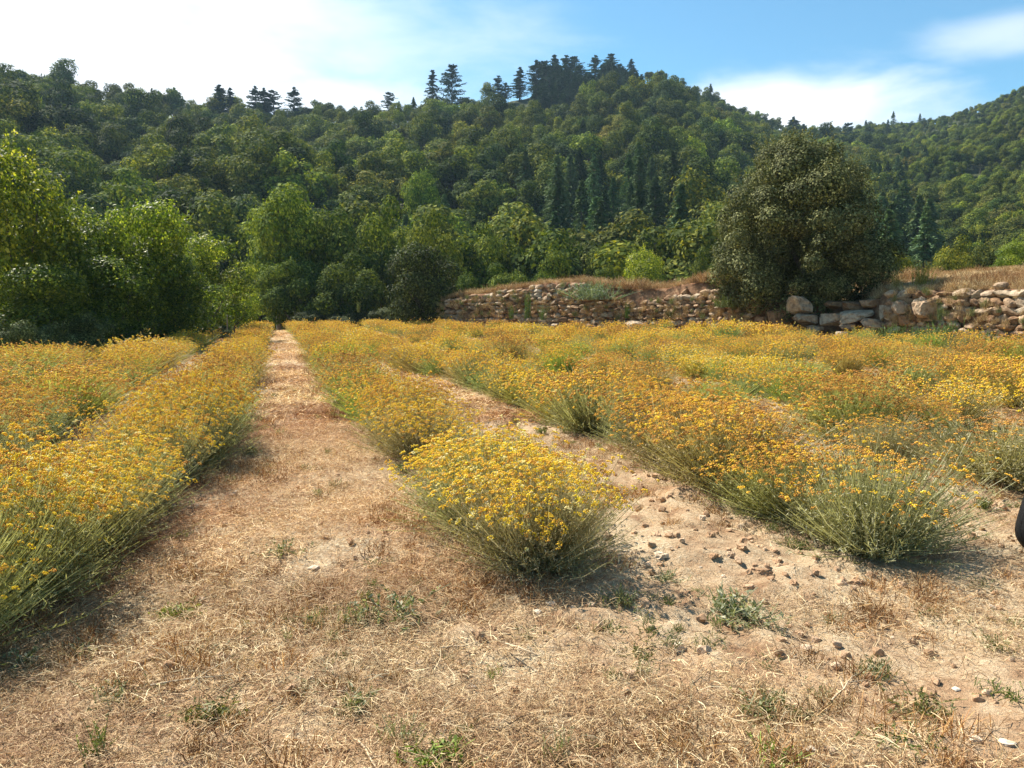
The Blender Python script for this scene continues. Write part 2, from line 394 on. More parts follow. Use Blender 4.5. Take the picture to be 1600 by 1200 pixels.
# ------------------------------------------------------------------ tree builders
def crown_cards(blobs, n, leaf, up=.25, rough=.22, inner=.12, aspect=.6, nrm=.55):
    """leaves on the shells of many small lobes; blobs: (k,4) centre and radius, z-flattening .85"""
    blobs = np.array(blobs); w = blobs[:, 3] ** 2; w /= w.sum()
    b = RG.choice(len(blobs), n, p=w); d = rand_dir(n); d[:, 2] += up; d = norm(d)
    r = blobs[b, 3] * (1 + RG.normal(0, rough, n) * .6 - (RG.random(n) < inner) * RG.random(n) * .6)
    P = blobs[b, :3] + d * r[:, None] * np.array([1, 1, .85])
    # drop what is deep inside other lobes
    keep = np.ones(n, bool)
    for k in range(len(blobs)):
        dd = np.linalg.norm((P - blobs[k, :3]) / np.array([1, 1, .85]), axis=1)
        keep &= ~((dd < blobs[k, 3] * .62) & (RG.random(n) < .85))
    P = P[keep]; d = d[keep]; b = b[keep]; n = len(P)
    Nn = norm(d * (nrm + .12) + rand_dir(n) * (.88 - nrm) + np.array([0, 0, .15]))
    br = RG.random(len(blobs))
    rnd = np.clip(.30 * br[b] + .70 * RG.random(n) ** 1.3, 0, 1)
    L = leaf * RG.uniform(.6, 1.35, n)
    return cards(P, Nn, L, L * aspect, rnd)
def make_blobs(rx, z0, z1, k, shape='round', rb=(.28, .42), seed=0):
    rg = np.random.default_rng(seed); out = []; H_ = (z1 - z0) / 2; zc = (z0 + z1) / 2
    for i in range(k):
        d = rg.normal(size=3); d /= np.linalg.norm(d); r = rg.uniform(.45, .78) if i > k * .2 else rg.uniform(0, .4)
        z = d[2] * r
        wid = 1.0
        if shape == 'egg': wid = 1.0 - .35 * max(z, 0)
        if shape == 'low': wid = 1.0 if z < 0 else 1 - .3 * z
        b = rg.uniform(*rb)
        out.append((d[0] * r * rx * wid, d[1] * r * rx * wid, zc + z * H_, b * rx))
    return out
def trunk_mesh(name, blobs, h0, r0, limbs=5, seed=0):
    rg = np.random.default_rng(seed); parts = []
    lean = rg.uniform(-.1, .1, 2) * h0
    top = np.array([lean[0], lean[1], h0])
    parts.append(tube([(0, 0, -.6), (0, 0, 0), (lean[0] * .3, lean[1] * .4, h0 * .5), top], [r0 * 1.5, r0 * 1.15, r0 * .85, r0 * .65]))
    for b in [blobs[i] for i in rg.choice(len(blobs), min(limbs, len(blobs)), replace=False)]:
        e = np.array(b[:3]); mid = top * .5 + e * .5 + rg.normal(0, .12, 3) * h0 * .3
        parts.append(tube([top * .9, mid, e], [r0 * .55, r0 * .35, r0 * .12], 5))
    V, Fc, r = merge(parts); return mk_mesh(name, V, Fc, M_BARK, r, smooth=True)
def broadleaf(name, rx, h, nleaf, leaf, mat, k=22, z0f=.25, seed=0, shape='round', r0=.16, rb=(.26, .42), aspect=.6, up=.25, inner=.12, twigs=0):
    bl = make_blobs(rx * .86, h * z0f, h * .97, k, shape, rb, seed)
    part = [crown_cards(bl, nleaf, leaf, up=up, aspect=aspect, inner=inner)]
    if twigs:      # upright sprays that break the outline
        rg = np.random.default_rng(seed + 5)
        for _ in range(twigs):
            b = bl[rg.integers(len(bl))]; d = rg.normal(size=3); d[2] = abs(d[2]) * 1.2 + .4; d /= np.linalg.norm(d)
            s = np.array(b[:3]) + d * b[3] * .8; m_ = 26; t = RG.random(m_)[:, None]; L_ = b[3] * rg.uniform(.5, 1.0)
            P = s + d * t * L_ + RG.normal(0, leaf * .55, (m_, 3)) * (1.15 - t)
            part.append(cards(P, rand_dir(m_), leaf * .9, leaf * .9 * aspect, RG.random(m_)))
    V, Fc, r = merge(part)
    return mk_mesh(name + '_crown', V, Fc, mat, r), trunk_mesh(name + '_trunk', bl, h * max(z0f, .12) + h * .12, r0, 6, seed)
def joined(name, cm, tm):
    """crown and trunk in one mesh, for far trees"""
    bm = bmesh.new(); bm.from_mesh(cm)
    me = bpy.data.meshes.new(name); n0 = len(cm.polygons)
    Vc = np.empty(len(cm.vertices) * 3, np.float32); cm.vertices.foreach_get('co', Vc); Vt = np.empty(len(tm.vertices) * 3, np.float32); tm.vertices.foreach_get('co', Vt); bm.free()
    def fc(mm):
        a = np.empty(len(mm.loops), np.int32); mm.loops.foreach_get('vertex_index', a); return a.reshape(-1, 4)
    Fa = fc(cm); Fb = fc(tm) + len(cm.vertices)
    ra = np.empty(n0, np.float32); cm.attributes['rnd'].data.foreach_get('value', ra)
    me = mk_mesh(name, np.concatenate([Vc.reshape(-1, 3), Vt.reshape(-1, 3)]), np.concatenate([Fa, Fb]), cm.materials[0], np.concatenate([ra, np.full(len(Fb), .5)]))
    me.materials.append(M_BARK); mi = np.zeros(len(Fa) + len(Fb), np.int32); mi[len(Fa):] = 1; me.polygons.foreach_set('material_index', mi)
    return me
def conifer(name, h, rx, nb, seed=0, droop=.25, shape=1.0, nper=26, needle=.34, gap=.0):
    rg = np.random.default_rng(seed); parts = []; stems = [tube([(0, 0, -.8), (0, 0, h * .5), (0, 0, h)], [h * .02, h * .013, .02], 6)]
    for i in range(nb):
        t = rg.random() ** .85; z = h * (.10 + .88 * t)
        if gap and rg.random() < gap: continue
        R = rx * (1 - t) ** shape * rg.uniform(.5, 1.15) + .15
        if t < .1: R *= .8
        a = rg.uniform(0, 2 * math.pi); d = np.array([math.cos(a), math.sin(a), 0])
        s = np.linspace(.12, 1, nper)[:, None]
        P = np.array([0, 0, z]) + d * s * R + np.array([0, 0, 1.0]) * (-droop * R * s ** 1.6 + .10 * R)
        side = np.array([-d[1], d[0], 0]); P = P + side * RG.normal(0, 1, (nper, 1)) * R * .16 * (1.2 - s) + RG.normal(0, .07, (nper, 3))
        Nn = norm(np.array([0, 0, 1.]) + RG.normal(0, .45, (nper, 3)))
        parts.append(cards(P, Nn, needle * RG.uniform(.8, 1.4, nper), needle * .42, np.clip(.25 + .5 * RG.random(nper) + .25 * rg.random(), 0, 1), T=np.repeat((d + [0, 0, -droop])[None], nper, 0) + RG.normal(0, .5, (nper, 3))))
    V, Fc, r = merge(parts); cm = mk_mesh(name + '_crown', V, Fc, M_CONIF, r)
    V, Fc, r = merge(stems); tm = mk_mesh(name + '_trunk', V, Fc, M_BARK, r)
    return cm, tm
def thing_tree(name, cm, tm, loc, rz, s, tint, cat, group=None):
    e = obj(name, None, None, loc, rz, s); e.empty_display_size = .3
    c = obj('crown', cm, e); c['tint'] = list(tint); t = obj('trunk', tm, e)
    tag(e, cat=cat, group=group); return e

# prototypes for the hill (unit trees: radius 4, height 8.5)
HB = []
for i in range(7):
    c_, t_ = broadleaf('hill_tree%d' % i, 4.1, [8.2, 9.2, 7.6, 8.8, 9.8, 7.8, 8.6][i], 6000, .36, M_TREE, k=[10, 17, 26, 13, 20, 32, 9][i], z0f=[.18, .1, .25, .3, .15, .2, .12][i], seed=100 + i, r0=.18, rb=[(.3, .5), (.26, .42), (.2, .34), (.25, .45), (.22, .4), (.18, .3), (.34, .52)][i], shape=['round', 'egg', 'low', 'round', 'egg', 'round', 'low'][i], inner=.15, twigs=8)
    HB.append(joined('hill_tree_mesh%d' % i, c_, t_))
HC = []
for i in range(3):
    c_, t_ = conifer('hill_conifer%d' % i, 12.5, 3.9, 170, 200 + i, droop=.45, shape=.9, nper=24, needle=.5)
    HC.append(joined('hill_conifer_mesh%d' % i, c_, t_))
HP = []
for i in range(3):      # ridge pines: fuller, rounder
    c_, t_ = conifer('ridge_pine%d' % i, [12.5, 11.8, 13.2][i], [3.6, 4.1, 3.3][i], 135, 300 + i, droop=[.02, -.12, .1][i], shape=[.55, .42, .68][i], nper=26, needle=.6, gap=.2)
    HP.append(joined('ridge_pine_mesh%d' % i, c_, t_))

# ------------------------------------------------------------------ trees on the hills
GREENS = [('mid-green', (1.05, 1, .92)), ('olive', (1.2, 1.08, .9)), ('bright-green', (1.5, 1.45, .85)), ('dark-green', (.50, .58, .68)), ('yellow-green', (1.85, 1.65, .85)), ('brownish', (1.5, 1.15, 1.3))]
GW = np.array([.33, .17, .18, .23, .06, .03])
def column_words(px):
    for lim, w in ((130, 'below the skyline oak'), (330, 'below the skyline thicket'), (480, 'below the ridge conifers'), (640, 'below the ridge notch'),
                   (770, 'below the two pines'), (900, 'left of the summit'), (1060, 'below the summit'), (1200, 'right of the summit'), (1400, 'behind the holm oak')):
        if px < lim: return w
    return 'at far right'
pts = []
def try_add(x, y, r, store, k=1.0):
    store.append((x, y, r))
cell = 6.6; gx = np.arange(-420, 420, cell); gy = np.arange(63, 490, cell)
GX, GY = np.meshgrid(gx, gy); GX = GX + (np.arange(len(gy)) % 2)[:, None] * cell / 2
GX = (GX + RG.uniform(-1.9, 1.9, GX.shape)).ravel(); GY = (GY + RG.uniform(-1.9, 1.9, GY.shape)).ravel()
U = GX / GY; R_ = np.interp(U, _ru, _rr); keep = (np.abs(U) < .80) & (GY < R_ + 6)
GX, GY, U, R_ = GX[keep], GY[keep], U[keep], R_[keep]
g2 = np.meshgrid(np.arange(50, 420, 4.6), np.arange(120, 480, 4.6)); g2x = (g2[0] + RG.uniform(-1.6, 1.6, g2[0].shape)).ravel(); g2y = (g2[1] + RG.uniform(-1.6, 1.6, g2[0].shape)).ravel()
u2 = g2x / g2y; r2 = np.interp(u2, _ru, _rr); k2 = (u2 > .44) & (u2 < .80) & (g2y < r2 + 6)          # denser scrub on the right slope
GX = np.concatenate([GX, g2x[k2]]); GY = np.concatenate([GY, g2y[k2]]); U = np.concatenate([U, u2[k2]]); R_ = np.concatenate([R_, r2[k2]])
hz = H(GX, GY); T_ = (GY - HY0) / (R_ - HY0); PX, PY = proj(GX, GY, hz + 4)
size = .80 + .50 * (vnoise(GX / 30, GY / 30, 3) + .5) + RG.uniform(-.2, .5, len(GX)) ** 1
size *= 1 - .34 * sstep(.72, .92, T_)
size *= 1 - .45 * sstep(1330, 1440, PX)          # low scrubby trees on the right slope
size *= np.where(GY < 90, .9, 1.0)
cidx = np.array([RG.choice(6, p=GW) for _ in range(len(GX))])
cn_ = vnoise(GX / 45, GY / 45, 9)
conif = ((PX > 865) & (PX < 1075) & (GY > 92) & (GY < 150) & (PY > 215)) | ((PX > 1290) & (PX < 1450) & (GY > 78) & (GY < 135))
conif |= ((PX > 1200) & (PX < 1420) & (GY > 140) & (GY < 240) & (RG.random(len(GX)) < .25))
conif |= RG.random(len(GX)) < .012
conif &= ~((PX > 1450))
jit = RG.uniform(.93, 1.07, (len(GX), 3)) * RG.uniform(.72, 1.3, (len(GX), 1)) * (1 + .25 * vnoise(GX / 22, GY / 22, 12))[:, None]
order = np.argsort(GY / size)
drop = (PX > 765) & (PX < 1012) & (T_ > np.where(PX > 830, .72, .88))
n_b = n_c = 0; far = []; farc = []; 
for i in order:
    if drop[i]: continue
    x, y, z = GX[i], GY[i], hz[i]; rz = random.uniform(0, 6.28)
    if conif[i]:
        s = RG.uniform(.75, 1.15) * (1.0 if y < 160 else .8); tint = np.array([1.95, 1.85, 1.35]) * jit[i] * random.uniform(.7, 1.3)
        if n_c < 120 and -40 < PX[i] < 1640:
            o = obj('conifer_tree', HC[random.randrange(3)], None, (x, y, z), rz, (s * random.uniform(.9, 1.15), s, s)); o['tint'] = list(map(float, tint)); n_c += 1
            tag(o, cat='conifer', group='conifers on the wooded hill')
            zone = 'low' if T_[i] < .16 else 'halfway up' if T_[i] < .5 else 'high'
            later(o, 'dark @ ' + zone + ' ' + column_words(PX[i]), 'conifer', 'conifers', PX[i])
        else: farc.append((x, y, z, rz, s, tint))
    else:
        s = size[i]; nm, tc_ = GREENS[cidx[i]]; tint = np.array(tc_) * jit[i]
        sv = (s * random.uniform(.9, 1.12), s * random.uniform(.9, 1.12), s * random.uniform(.85, 1.1))
        if n_b < 290 and -30 < PX[i] < 1630 and T_[i] > 0:
            o = obj('hill_tree', HB[random.randrange(7)], None, (x, y, z), rz, sv); o['tint'] = list(map(float, tint)); n_b += 1
            tag(o, cat='tree', group='broadleaf trees on the wooded hill')
            zone = 'at the hill foot' if y < 76 else 'low' if y < 92 else 'halfway up'
            later(o, nm + ' @ ' + zone + ' ' + column_words(PX[i]), 'tree', 'trees', PX[i])
        else: far.append((x, y, z, rz, sv, tint))
print('hill individuals', n_b, n_c, 'far', len(far), len(farc))
far_all = far
o = stuff_instances('far_woodland', HB, [(a[0], a[1], a[2]) for a in far_all], [a[3] for a in far_all], [a[4] for a in far_all], [a[5] for a in far_all])
tag(o, 'mass of distant broadleaf trees covering the upper hillsides up to the ridge', 'woodland')
if farc:
    o = stuff_instances('far_conifer_wood', HC, [(a[0], a[1], a[2]) for a in farc], [a[3] for a in farc], [a[4] for a in farc], [a[5] for a in farc])
    tag(o, 'scattered dark conifers far up among the hillside broadleaf trees', 'woodland')

# skyline trees placed one by one: (px, y of tip, height in m, kind, words)
def ridge_at(px):
    u = (px - 800) / F; R = float(np.interp(u, _ru, _rr)); return u, R
SKY_T = [(706, 97, 'p', 'taller of the two lone pines standing on the ridge'), (676, 113, 'p', 'shorter of the two lone pines standing on the ridge'),
         (609, 141, 'p', 'small conifer on the ridge left of the two lone pines'), (343, 128, 'p', 'leftmost small dark conifer poking above the left ridge'),
         (398, 130, 'p', 'slim dark conifer between the small ridge conifers'), (412, 133, 'p', 'short slim conifer beside another on the left ridge'), (427, 134, 'p', 'pointed conifer in the middle of the left ridge'),
         (459, 132, 'p', 'rightmost pointed conifer on the left part of the ridge'), (360, 136, 'p', 'smallest conifer beside the leftmost ridge conifer')]
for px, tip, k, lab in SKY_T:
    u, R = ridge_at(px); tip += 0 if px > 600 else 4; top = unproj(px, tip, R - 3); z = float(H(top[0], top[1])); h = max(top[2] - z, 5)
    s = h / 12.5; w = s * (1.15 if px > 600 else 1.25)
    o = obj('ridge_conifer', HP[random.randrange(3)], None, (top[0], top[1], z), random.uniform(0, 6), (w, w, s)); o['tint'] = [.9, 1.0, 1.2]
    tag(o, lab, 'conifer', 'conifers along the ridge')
summit = [(778, 118), (790, 130), (812, 107), (812, 128), (848, 92), (866, 88), (884, 86), (898, 86), (858, 118), (880, 112), (905, 100), (872, 128), (930, 86), (955, 82), (942, 104), (918, 118),
          (968, 98), (987, 94), (990, 108), (962, 118), (938, 130), (900, 132), (980, 128), (850, 132), (1002, 118), (925, 138), (955, 140), (1030, 112), (885, 140), (835, 122), (1240, 182), (1325, 188), (1255, 196)]
for a_ in range(46): summit.append((838 + (a_ * 37) % 170, 94 + (a_ * 23) % 54))
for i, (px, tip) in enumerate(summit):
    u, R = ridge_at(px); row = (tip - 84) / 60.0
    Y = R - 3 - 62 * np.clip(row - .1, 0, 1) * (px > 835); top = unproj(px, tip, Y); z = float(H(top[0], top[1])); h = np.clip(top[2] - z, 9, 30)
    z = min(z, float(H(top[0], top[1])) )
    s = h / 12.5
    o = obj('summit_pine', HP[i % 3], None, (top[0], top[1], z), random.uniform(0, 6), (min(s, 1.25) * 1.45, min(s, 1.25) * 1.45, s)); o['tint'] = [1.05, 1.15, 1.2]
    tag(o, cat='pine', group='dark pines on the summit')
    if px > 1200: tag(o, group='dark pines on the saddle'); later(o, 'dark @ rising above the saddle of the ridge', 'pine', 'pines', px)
    else: later(o, 'dark @ ' + ('forming the top edge of the summit grove' if tip < 108 else 'in the middle of the summit grove' if tip < 125 else 'at the lower edge of the summit grove'), 'pine', 'pines', px)
# ridge broadleaves on the left
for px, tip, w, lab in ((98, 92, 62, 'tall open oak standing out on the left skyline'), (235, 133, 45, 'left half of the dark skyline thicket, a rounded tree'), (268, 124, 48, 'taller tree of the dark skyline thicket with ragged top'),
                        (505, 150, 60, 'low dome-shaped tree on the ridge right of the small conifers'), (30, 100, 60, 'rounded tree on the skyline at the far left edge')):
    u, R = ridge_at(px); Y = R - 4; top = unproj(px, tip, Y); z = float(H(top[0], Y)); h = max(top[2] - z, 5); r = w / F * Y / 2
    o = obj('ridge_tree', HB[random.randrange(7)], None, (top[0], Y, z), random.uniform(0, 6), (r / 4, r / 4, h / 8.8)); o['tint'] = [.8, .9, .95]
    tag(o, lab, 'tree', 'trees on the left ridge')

# ------------------------------------------------------------------ trees between the field and the hill
MB = [broadleaf('edge_tree%d' % i, 4.2, 9.0, 21000, .21, M_TREE, k=38, z0f=.06, seed=400 + i, rb=(.18, .33), r0=.2, inner=.2, twigs=40, aspect=.6) for i in range(4)]
LB = [broadleaf('leafy_tree%d' % i, 2.6, 5.6, 24000, .10, M_LEAFY, k=44, z0f=.02, seed=500 + i, rb=(.18, .33), r0=.11, inner=.2, twigs=160, aspect=.66, up=.15) for i in range(3)]
SH = [broadleaf('round_shrub%d' % i, 2.2, 3.6, 15000, .11, M_OAK, k=34, z0f=-.02, seed=600 + i, rb=(.20, .34), r0=.12, inner=.2, twigs=20) for i in range(2)]
def place(name, protos, hh, rr, px, tip, wpx, Y, tint, lab, cat, group, base=None):
    top = unproj(px, tip, Y); z = float(G(top[0], Y)) if Y < 60 else float(H(top[0], Y)) - .5
    if base is not None: z = base
    h = top[2] - z; r = wpx / F * Y / 2
    cm, tm = protos[random.randrange(len(protos))]
    e = thing_tree(name, cm, tm, (top[0], Y, z), random.uniform(0, 6.28), (r / rr, r / rr, h / hh), tint, cat, group); e['label'] = lab; return e
EDGE = [(430, 285, 175, 57, (1.45, 1.5, .9), 'tall bright green tree at field end, right above the path'),
        (520, 318, 170, 59, (1.05, 1.1, .9), 'mid green tree just right of the tallest one at the field end'),
        (600, 308, 165, 62, (1.25, 1.25, .85), 'yellowish green tree rising behind the dark round shrub'),
        (672, 330, 130, 58, (1.3, 1.2, .8), 'olive tree directly above the dark round shrub'),
        (740, 345, 150, 62, (1.3, 1.25, .8), 'broad olive tree behind the left end of the stone wall'),
        (655, 262, 104, 120, (1.6, 1.7, .9), 'lime green round-topped tree standing out on the lower hill'),
        (815, 360, 140, 63, (1.35, 1.25, .8), 'olive tree behind the middle of the stone wall'),
        (880, 378, 120, 60, (1.5, 1.4, .8), 'light olive tree behind the wall, left of the lime sapling'),
        (545, 395, 150, 52, (.75, .8, .8), 'dark green tree at the field end, left of the round shrub'),
        (455, 390, 150, 53, (.9, 1.0, .8), 'dark leafy tree right where the path ends'),
        (790, 410, 130, 55, (1.0, 1.05, .8), 'mid green bushy tree just above the wall left part'),
        (735, 420, 90, 53, (.85, .95, .8), 'small dark tree beside the dark round shrub'),
        (865, 418, 90, 52, (1.1, 1.2, .8), 'low leafy tree above the highest part of the wall'),
        (935, 408, 90, 54, (1.0, 1.0, .8), 'low olive tree behind the grey bush on the wall'),
        (1065, 350, 120, 70, (.8, .75, .85), 'dark olive tree behind, left of the lone holm oak'),
        (955, 372, 120, 66, (1.0, 1.0, .85), 'dull green tree beneath the dark conifer stand'),
        (1110, 385, 100, 58, (.9, .9, .85), 'olive tree touching the left side of the holm oak'),
        (1420, 385, 100, 52, (1.6, 1.3, .8), 'yellowish scrubby tree right behind the holm oak'),
        (1490, 368, 120, 56, (1.45, 1.2, .8), 'yellow-green tree above the dry grass bank'),
        (1555, 372, 100, 58, (1.0, .85, .9), 'brownish grey thin tree above the dry grass bank'),
        (1370, 400, 80, 54, (1.0, 1.1, .8), 'small green tree peeking right of the holm oak')]
for px, tip, w, Y, t, lab in EDGE:
    place('edge_tree', MB, 8.3, 4.2, px, tip, w, Y, t, lab, 'tree', 'trees bordering the field', base=-1.2 if Y < 60 else None)
place('sapling', LB, 5.5, 2.6, 1003, 383, 105, 48, (1.7, 1.6, 1.0), 'lime green sapling glowing above the middle of the wall', 'sapling', None, base=.3)
place('sapling', LB, 5.5, 2.6, 1592, 372, 80, 40, (1.2, 1.3, .9), 'bright green sapling cut off by the right edge above the bank', 'sapling', None, base=2.6)
place('round_shrub', SH, 3.55, 2.2, 660, 378, 150, 44, (.62, .72, .42), 'dark round evergreen shrub at the far end of the rows', 'shrub', None)
LEFT = [(12, 228, 270, 24, (1.35, 1.25, .9), 'tallest bright leafy tree cut off by the left edge'),
        (212, 283, 215, 27, (1.15, 1.2, .9), 'pointed leafy tree standing highest in the left thicket'),
        (115, 330, 240, 25.5, (1.0, 1.05, .9), 'leafy tree filling the dip between the two higher left ones'),
        (322, 350, 175, 33, (1.1, 1.1, .9), 'leafy tree at the right side of the left thicket'),
        (265, 395, 190, 28, (.75, .85, .9), 'low dark leafy tree in front of the pointed one'),
        (170, 400, 210, 24.5, (.9, 1.0, .9), 'low leafy tree above the brambles beside the field'),
        (45, 395, 240, 22.5, (.95, 1.0, .9), 'low leafy tree by the left edge above the brambles'),
        (362, 425, 120, 41, (1.7, 1.7, 1.0), 'lime green drooping tree left of the path end'),
        (330, 455, 90, 37, (1.0, 1.1, .9), 'small leafy tree beneath the lime green drooping one')]
for px, tip, w, Y, t, lab in LEFT:
    x = (px - 800) / F * Y
    place('leafy_tree', LB, 5.15, 2.6, px, tip, w, Y, t, lab, 'tree', 'leafy trees along the left edge', base=float(G(x, Y)) - .3)
for i, (px, tip, w, Y) in enumerate([(10, 478, 120, 20.5), (75, 488, 110, 21), (135, 486, 110, 22.5), (190, 492, 100, 24.5), (240, 500, 90, 27.5), (290, 500, 90, 31), (335, 500, 80, 36), (385, 498, 70, 44),
                                     (480, 485, 90, 50), (545, 482, 100, 50), (610, 480, 90, 49), (705, 485, 50, 46)]):
    x = (px - 800) / F * Y
    e = place('bramble_bush', SH, 3.55, 2.2, px, tip, w, Y, (1.3, 1.45, 1.1) if i < 3 else (.9, 1.0, .8), '', 'bramble', 'brambles along the field edge', base=float(G(x, Y)) - .25)
    later(e, ('pale-flecked @ at the left field edge' if i < 3 else 'dark low @ along the left field edge' if i < 8 else 'dark low @ at the far end of the rows'), 'bramble bush', 'bramble bushes', px)

# ------------------------------------------------------------------ rocks
def rock_mesh(name, seed, sub=2, rough=.16, boxy=.3, mat=None):
    rg = np.random.default_rng(seed); bm = bmesh.new(); bmesh.ops.create_icosphere(bm, subdivisions=sub, radius=1)
    pl = [(norm(rg.normal(size=3)[None])[0], rg.uniform(.66, .9)) for _ in range(10)]
    for ax in ((1, 0, 0), (-1, 0, 0), (0, 1, 0), (0, -1, 0), (0, 0, 1), (0, 0, -1)): pl.append((norm((np.array(ax) + rg.normal(0, .12, 3))[None])[0], rg.uniform(.7, .82) + (1 - boxy) * .2))
    for v in bm.verts:
        c_ = np.array(v.co) * 1.28
        for n_, d_ in pl:
            k = c_ @ n_ - d_
            if k > 0: c_ = c_ - n_ * k
        c_ = c_ * (1 + rg.normal(0, rough * .25))
        v.co = c_
    me = bpy.data.meshes.new(name); bm.to_mesh(me); bm.free(); me.materials.append(mat or M_STONE); return me
ROCK = [rock_mesh('wall_stone%d' % i, 700 + i, 2) for i in range(12)]
BOUL = [rock_mesh('boulder%d' % i, 740 + i, 3, .2, .7) for i in range(6)]
CLOD = [rock_mesh('clod%d' % i, 760 + i, 2, .5, .1, M_CLOD) for i in range(6)]

# wall line: px, y of stone top, y of grass top, depth
WALL = [(684, 478, 470, 43.0), (700, 468, 462, 42.5), (760, 463, 456, 41.0), (800, 456, 450, 40.0), (850, 447, 440, 38.8), (900, 446, 438, 37.6), (925, 462, 445, 37.0), (980, 472, 450, 35.8), (1040, 470, 448, 34.4),
        (1075, 460, 440, 33.5), (1110, 460, 438, 32.8), (1150, 470, 456, 31.8), (1200, 474, 462, 30.8), (1260, 466, 464, 29.6), (1300, 484, 480, 28.9), (1345, 494, 478, 28.1), (1378, 484, 462, 27.5),
        (1392, 458, 455, 27.2), (1430, 455, 450, 26.6), (1500, 456, 450, 25.2), (1600, 456, 448, 23.2), (1750, 450, 442, 20.6), (2000, 440, 432, 17.5)]
WX, WY, WZ, WGT = [], [], [], []
for px, ys_, yg, Y in WALL:
    a = unproj(px, ys_, Y); b = unproj(px, yg, Y); WX.append(a[0]); WY.append(Y); WZ.append(a[2]); WGT.append(b[2])
WX, WY, WZ, WGT = map(np.array, (WX, WY, WZ, WGT)); WPX = np.array([w[0] for w in WALL])
WS = np.concatenate([[0], np.cumsum(np.hypot(np.diff(WX), np.diff(WY)))])
def wall_at(s): return np.interp(s, WS, WX), np.interp(s, WS, WY), np.interp(s, WS, WZ), np.interp(s, WS, WGT), np.interp(s, WS, WPX)
# terrace: earth face plus grassed top as one structure
ss = np.arange(-.5, WS[-1], .35); nrow = []
cx = 0
tx, ty, ttz, tgz, tpx = wall_at(np.clip(ss, 0, None))
tx = tx + (np.minimum(ss, 0)) * .7; slant = np.interp(tpx, [1180, 1290, 1340, 1400], [.25, 1.2, 1.6, .25])
rise = np.interp(tpx, [684, 1150, 1300, 1385, 1450, 1600, 2000], [-.01, .0, .03, .08, .10, .125, .13])
inx = .30; iny = .95                                # direction into the bank
gz = G(tx, ty)
layers = [(0.05, None, 0), (.10, None, .35), (.16, None, .7), (.24, None, .92), (.55, 0, 1), (1.3, .25, 1), (2.5, 1.0, 1), (4, 2.3, 1), (6, 4, 1), (8.5, 6, 1), (12, 7, 1), (17, 7.5, 1), (24, 7.5, 1)]
V = []
for k, (off, up_, fr) in enumerate(layers):
    o_ = off + slant * fr * (1 if k > 0 else 0) * .8
    X_ = tx + inx * o_; Y_ = ty + iny * o_
    if up_ is None: Z_ = gz - .15 + (tgz - .05 - gz + .15) * fr
    else: Z_ = tgz + rise * up_ + fbm(X_ / 1.3, Y_ / 1.3, 60, 3) * .14
    if off > 15: Z_ = Z_ - (off - 15) * .25
    endf = sstep(-.6, 1.2, ss); Z_ = (gz - .2) * (1 - endf) + Z_ * endf
    X_ = X_ + fbm(ss / .5, np.full_like(ss, k), 61, 2) * .08
    V.append(np.stack([X_, Y_, Z_], 1))
nS = len(ss); V = np.concatenate(V); ii = (np.arange(len(layers) - 1)[:, None] * nS + np.arange(nS - 1)[None]).ravel()
Fc = np.stack([ii, ii + 1, ii + nS + 1, ii + nS], 1)
me = mk_mesh('terrace', V, Fc, M_BANK, smooth=True); me.materials.append(M_EARTH)
mi = np.zeros(len(Fc), np.int32); mi[:4 * (nS - 1)] = 1; me.polygons.foreach_set('material_index', mi)
tag(obj('terrace_bank', me), kind='structure')
def terrace_z(s, back):
    x, y, _, g, px = wall_at(s); r = np.interp(px, [684, 1150, 1300, 1385, 1450, 1600, 2000], [-.01, .0, .03, .08, .10, .125, .13])
    return g + r * np.interp(back, [.55, 1.3, 2.5, 4, 6, 8.5, 12, 17], [0, .25, 1, 2.3, 4, 6, 7, 7.5])

def build_wall(name, s0, s1, lab, wr, hr, n_max, seed, skip=.06):
    rg = random.Random(seed); x0, y0, _, _, _ = wall_at(s0)
    e = obj(name, None, None, (float(x0), float(y0), float(G(x0, y0)))); tag(e, lab, 'stone wall', None); k = 0; rest = []
    z = 0.0; row = 0
    while True:
        h = rg.uniform(*hr); s = s0 + rg.uniform(0, .2); any_ = False
        while s < s1:
            w = rg.uniform(*wr) * (1.25 if row == 0 else 1)
            sm = s + w / 2; x, y, zt, g, _ = map(float, wall_at(sm)); g0 = float(G(x, y)); top = zt - g0 + .08
            if z + h * .5 < top + rg.uniform(-.12, .12) :
                any_ = True
                if rg.random() > skip:
                    hh = h * rg.uniform(.8, 1.25)
                    ang = math.atan2(float(wall_at(sm + .3)[1] - wall_at(sm - .3)[1]), float(wall_at(sm + .3)[0] - wall_at(sm - .3)[0]))
                    loc = Vector((x - .04 * 0 + rg.uniform(-.03, .03) + .06 * z, y + .12 * z + rg.uniform(-.05, .05), g0 + z + h / 2))
                    o = bpy.data.objects.new('stone', rg.choice(ROCK)); 
                    o.location = loc - e.location; o.rotation_euler = (rg.uniform(-.25, .25), rg.uniform(-.3, .3), ang + rg.uniform(-.25, .25))
                    o.scale = (w * .60, rg.uniform(.16, .26), hh * .60)
                    if k < n_max: COL.objects.link(o); o.parent = e; k += 1
                    else: rest.append(o)
            s += w * .96
        z += h * .92; row += 1
        if not any_ or z > 3: break
    print(name, 'stones', k, 'rest', len(rest))
    if rest:
        rt = []; 
        Pn = [list(o.location) for o in rest]
        oo = stuff_instances('small_stones', ROCK, Pn, [o.rotation_euler[2] for o in rest], [list(o.scale) for o in rest]); oo.parent = e
    return e
def s_of(px): return float(np.interp(px, WPX, WS))
build_wall('stone_wall', s_of(690), s_of(912), 'left stretch of dry stone wall, tallest, of small pale stones with weeds', (.30, .56), (.19, .30), 290, 1)
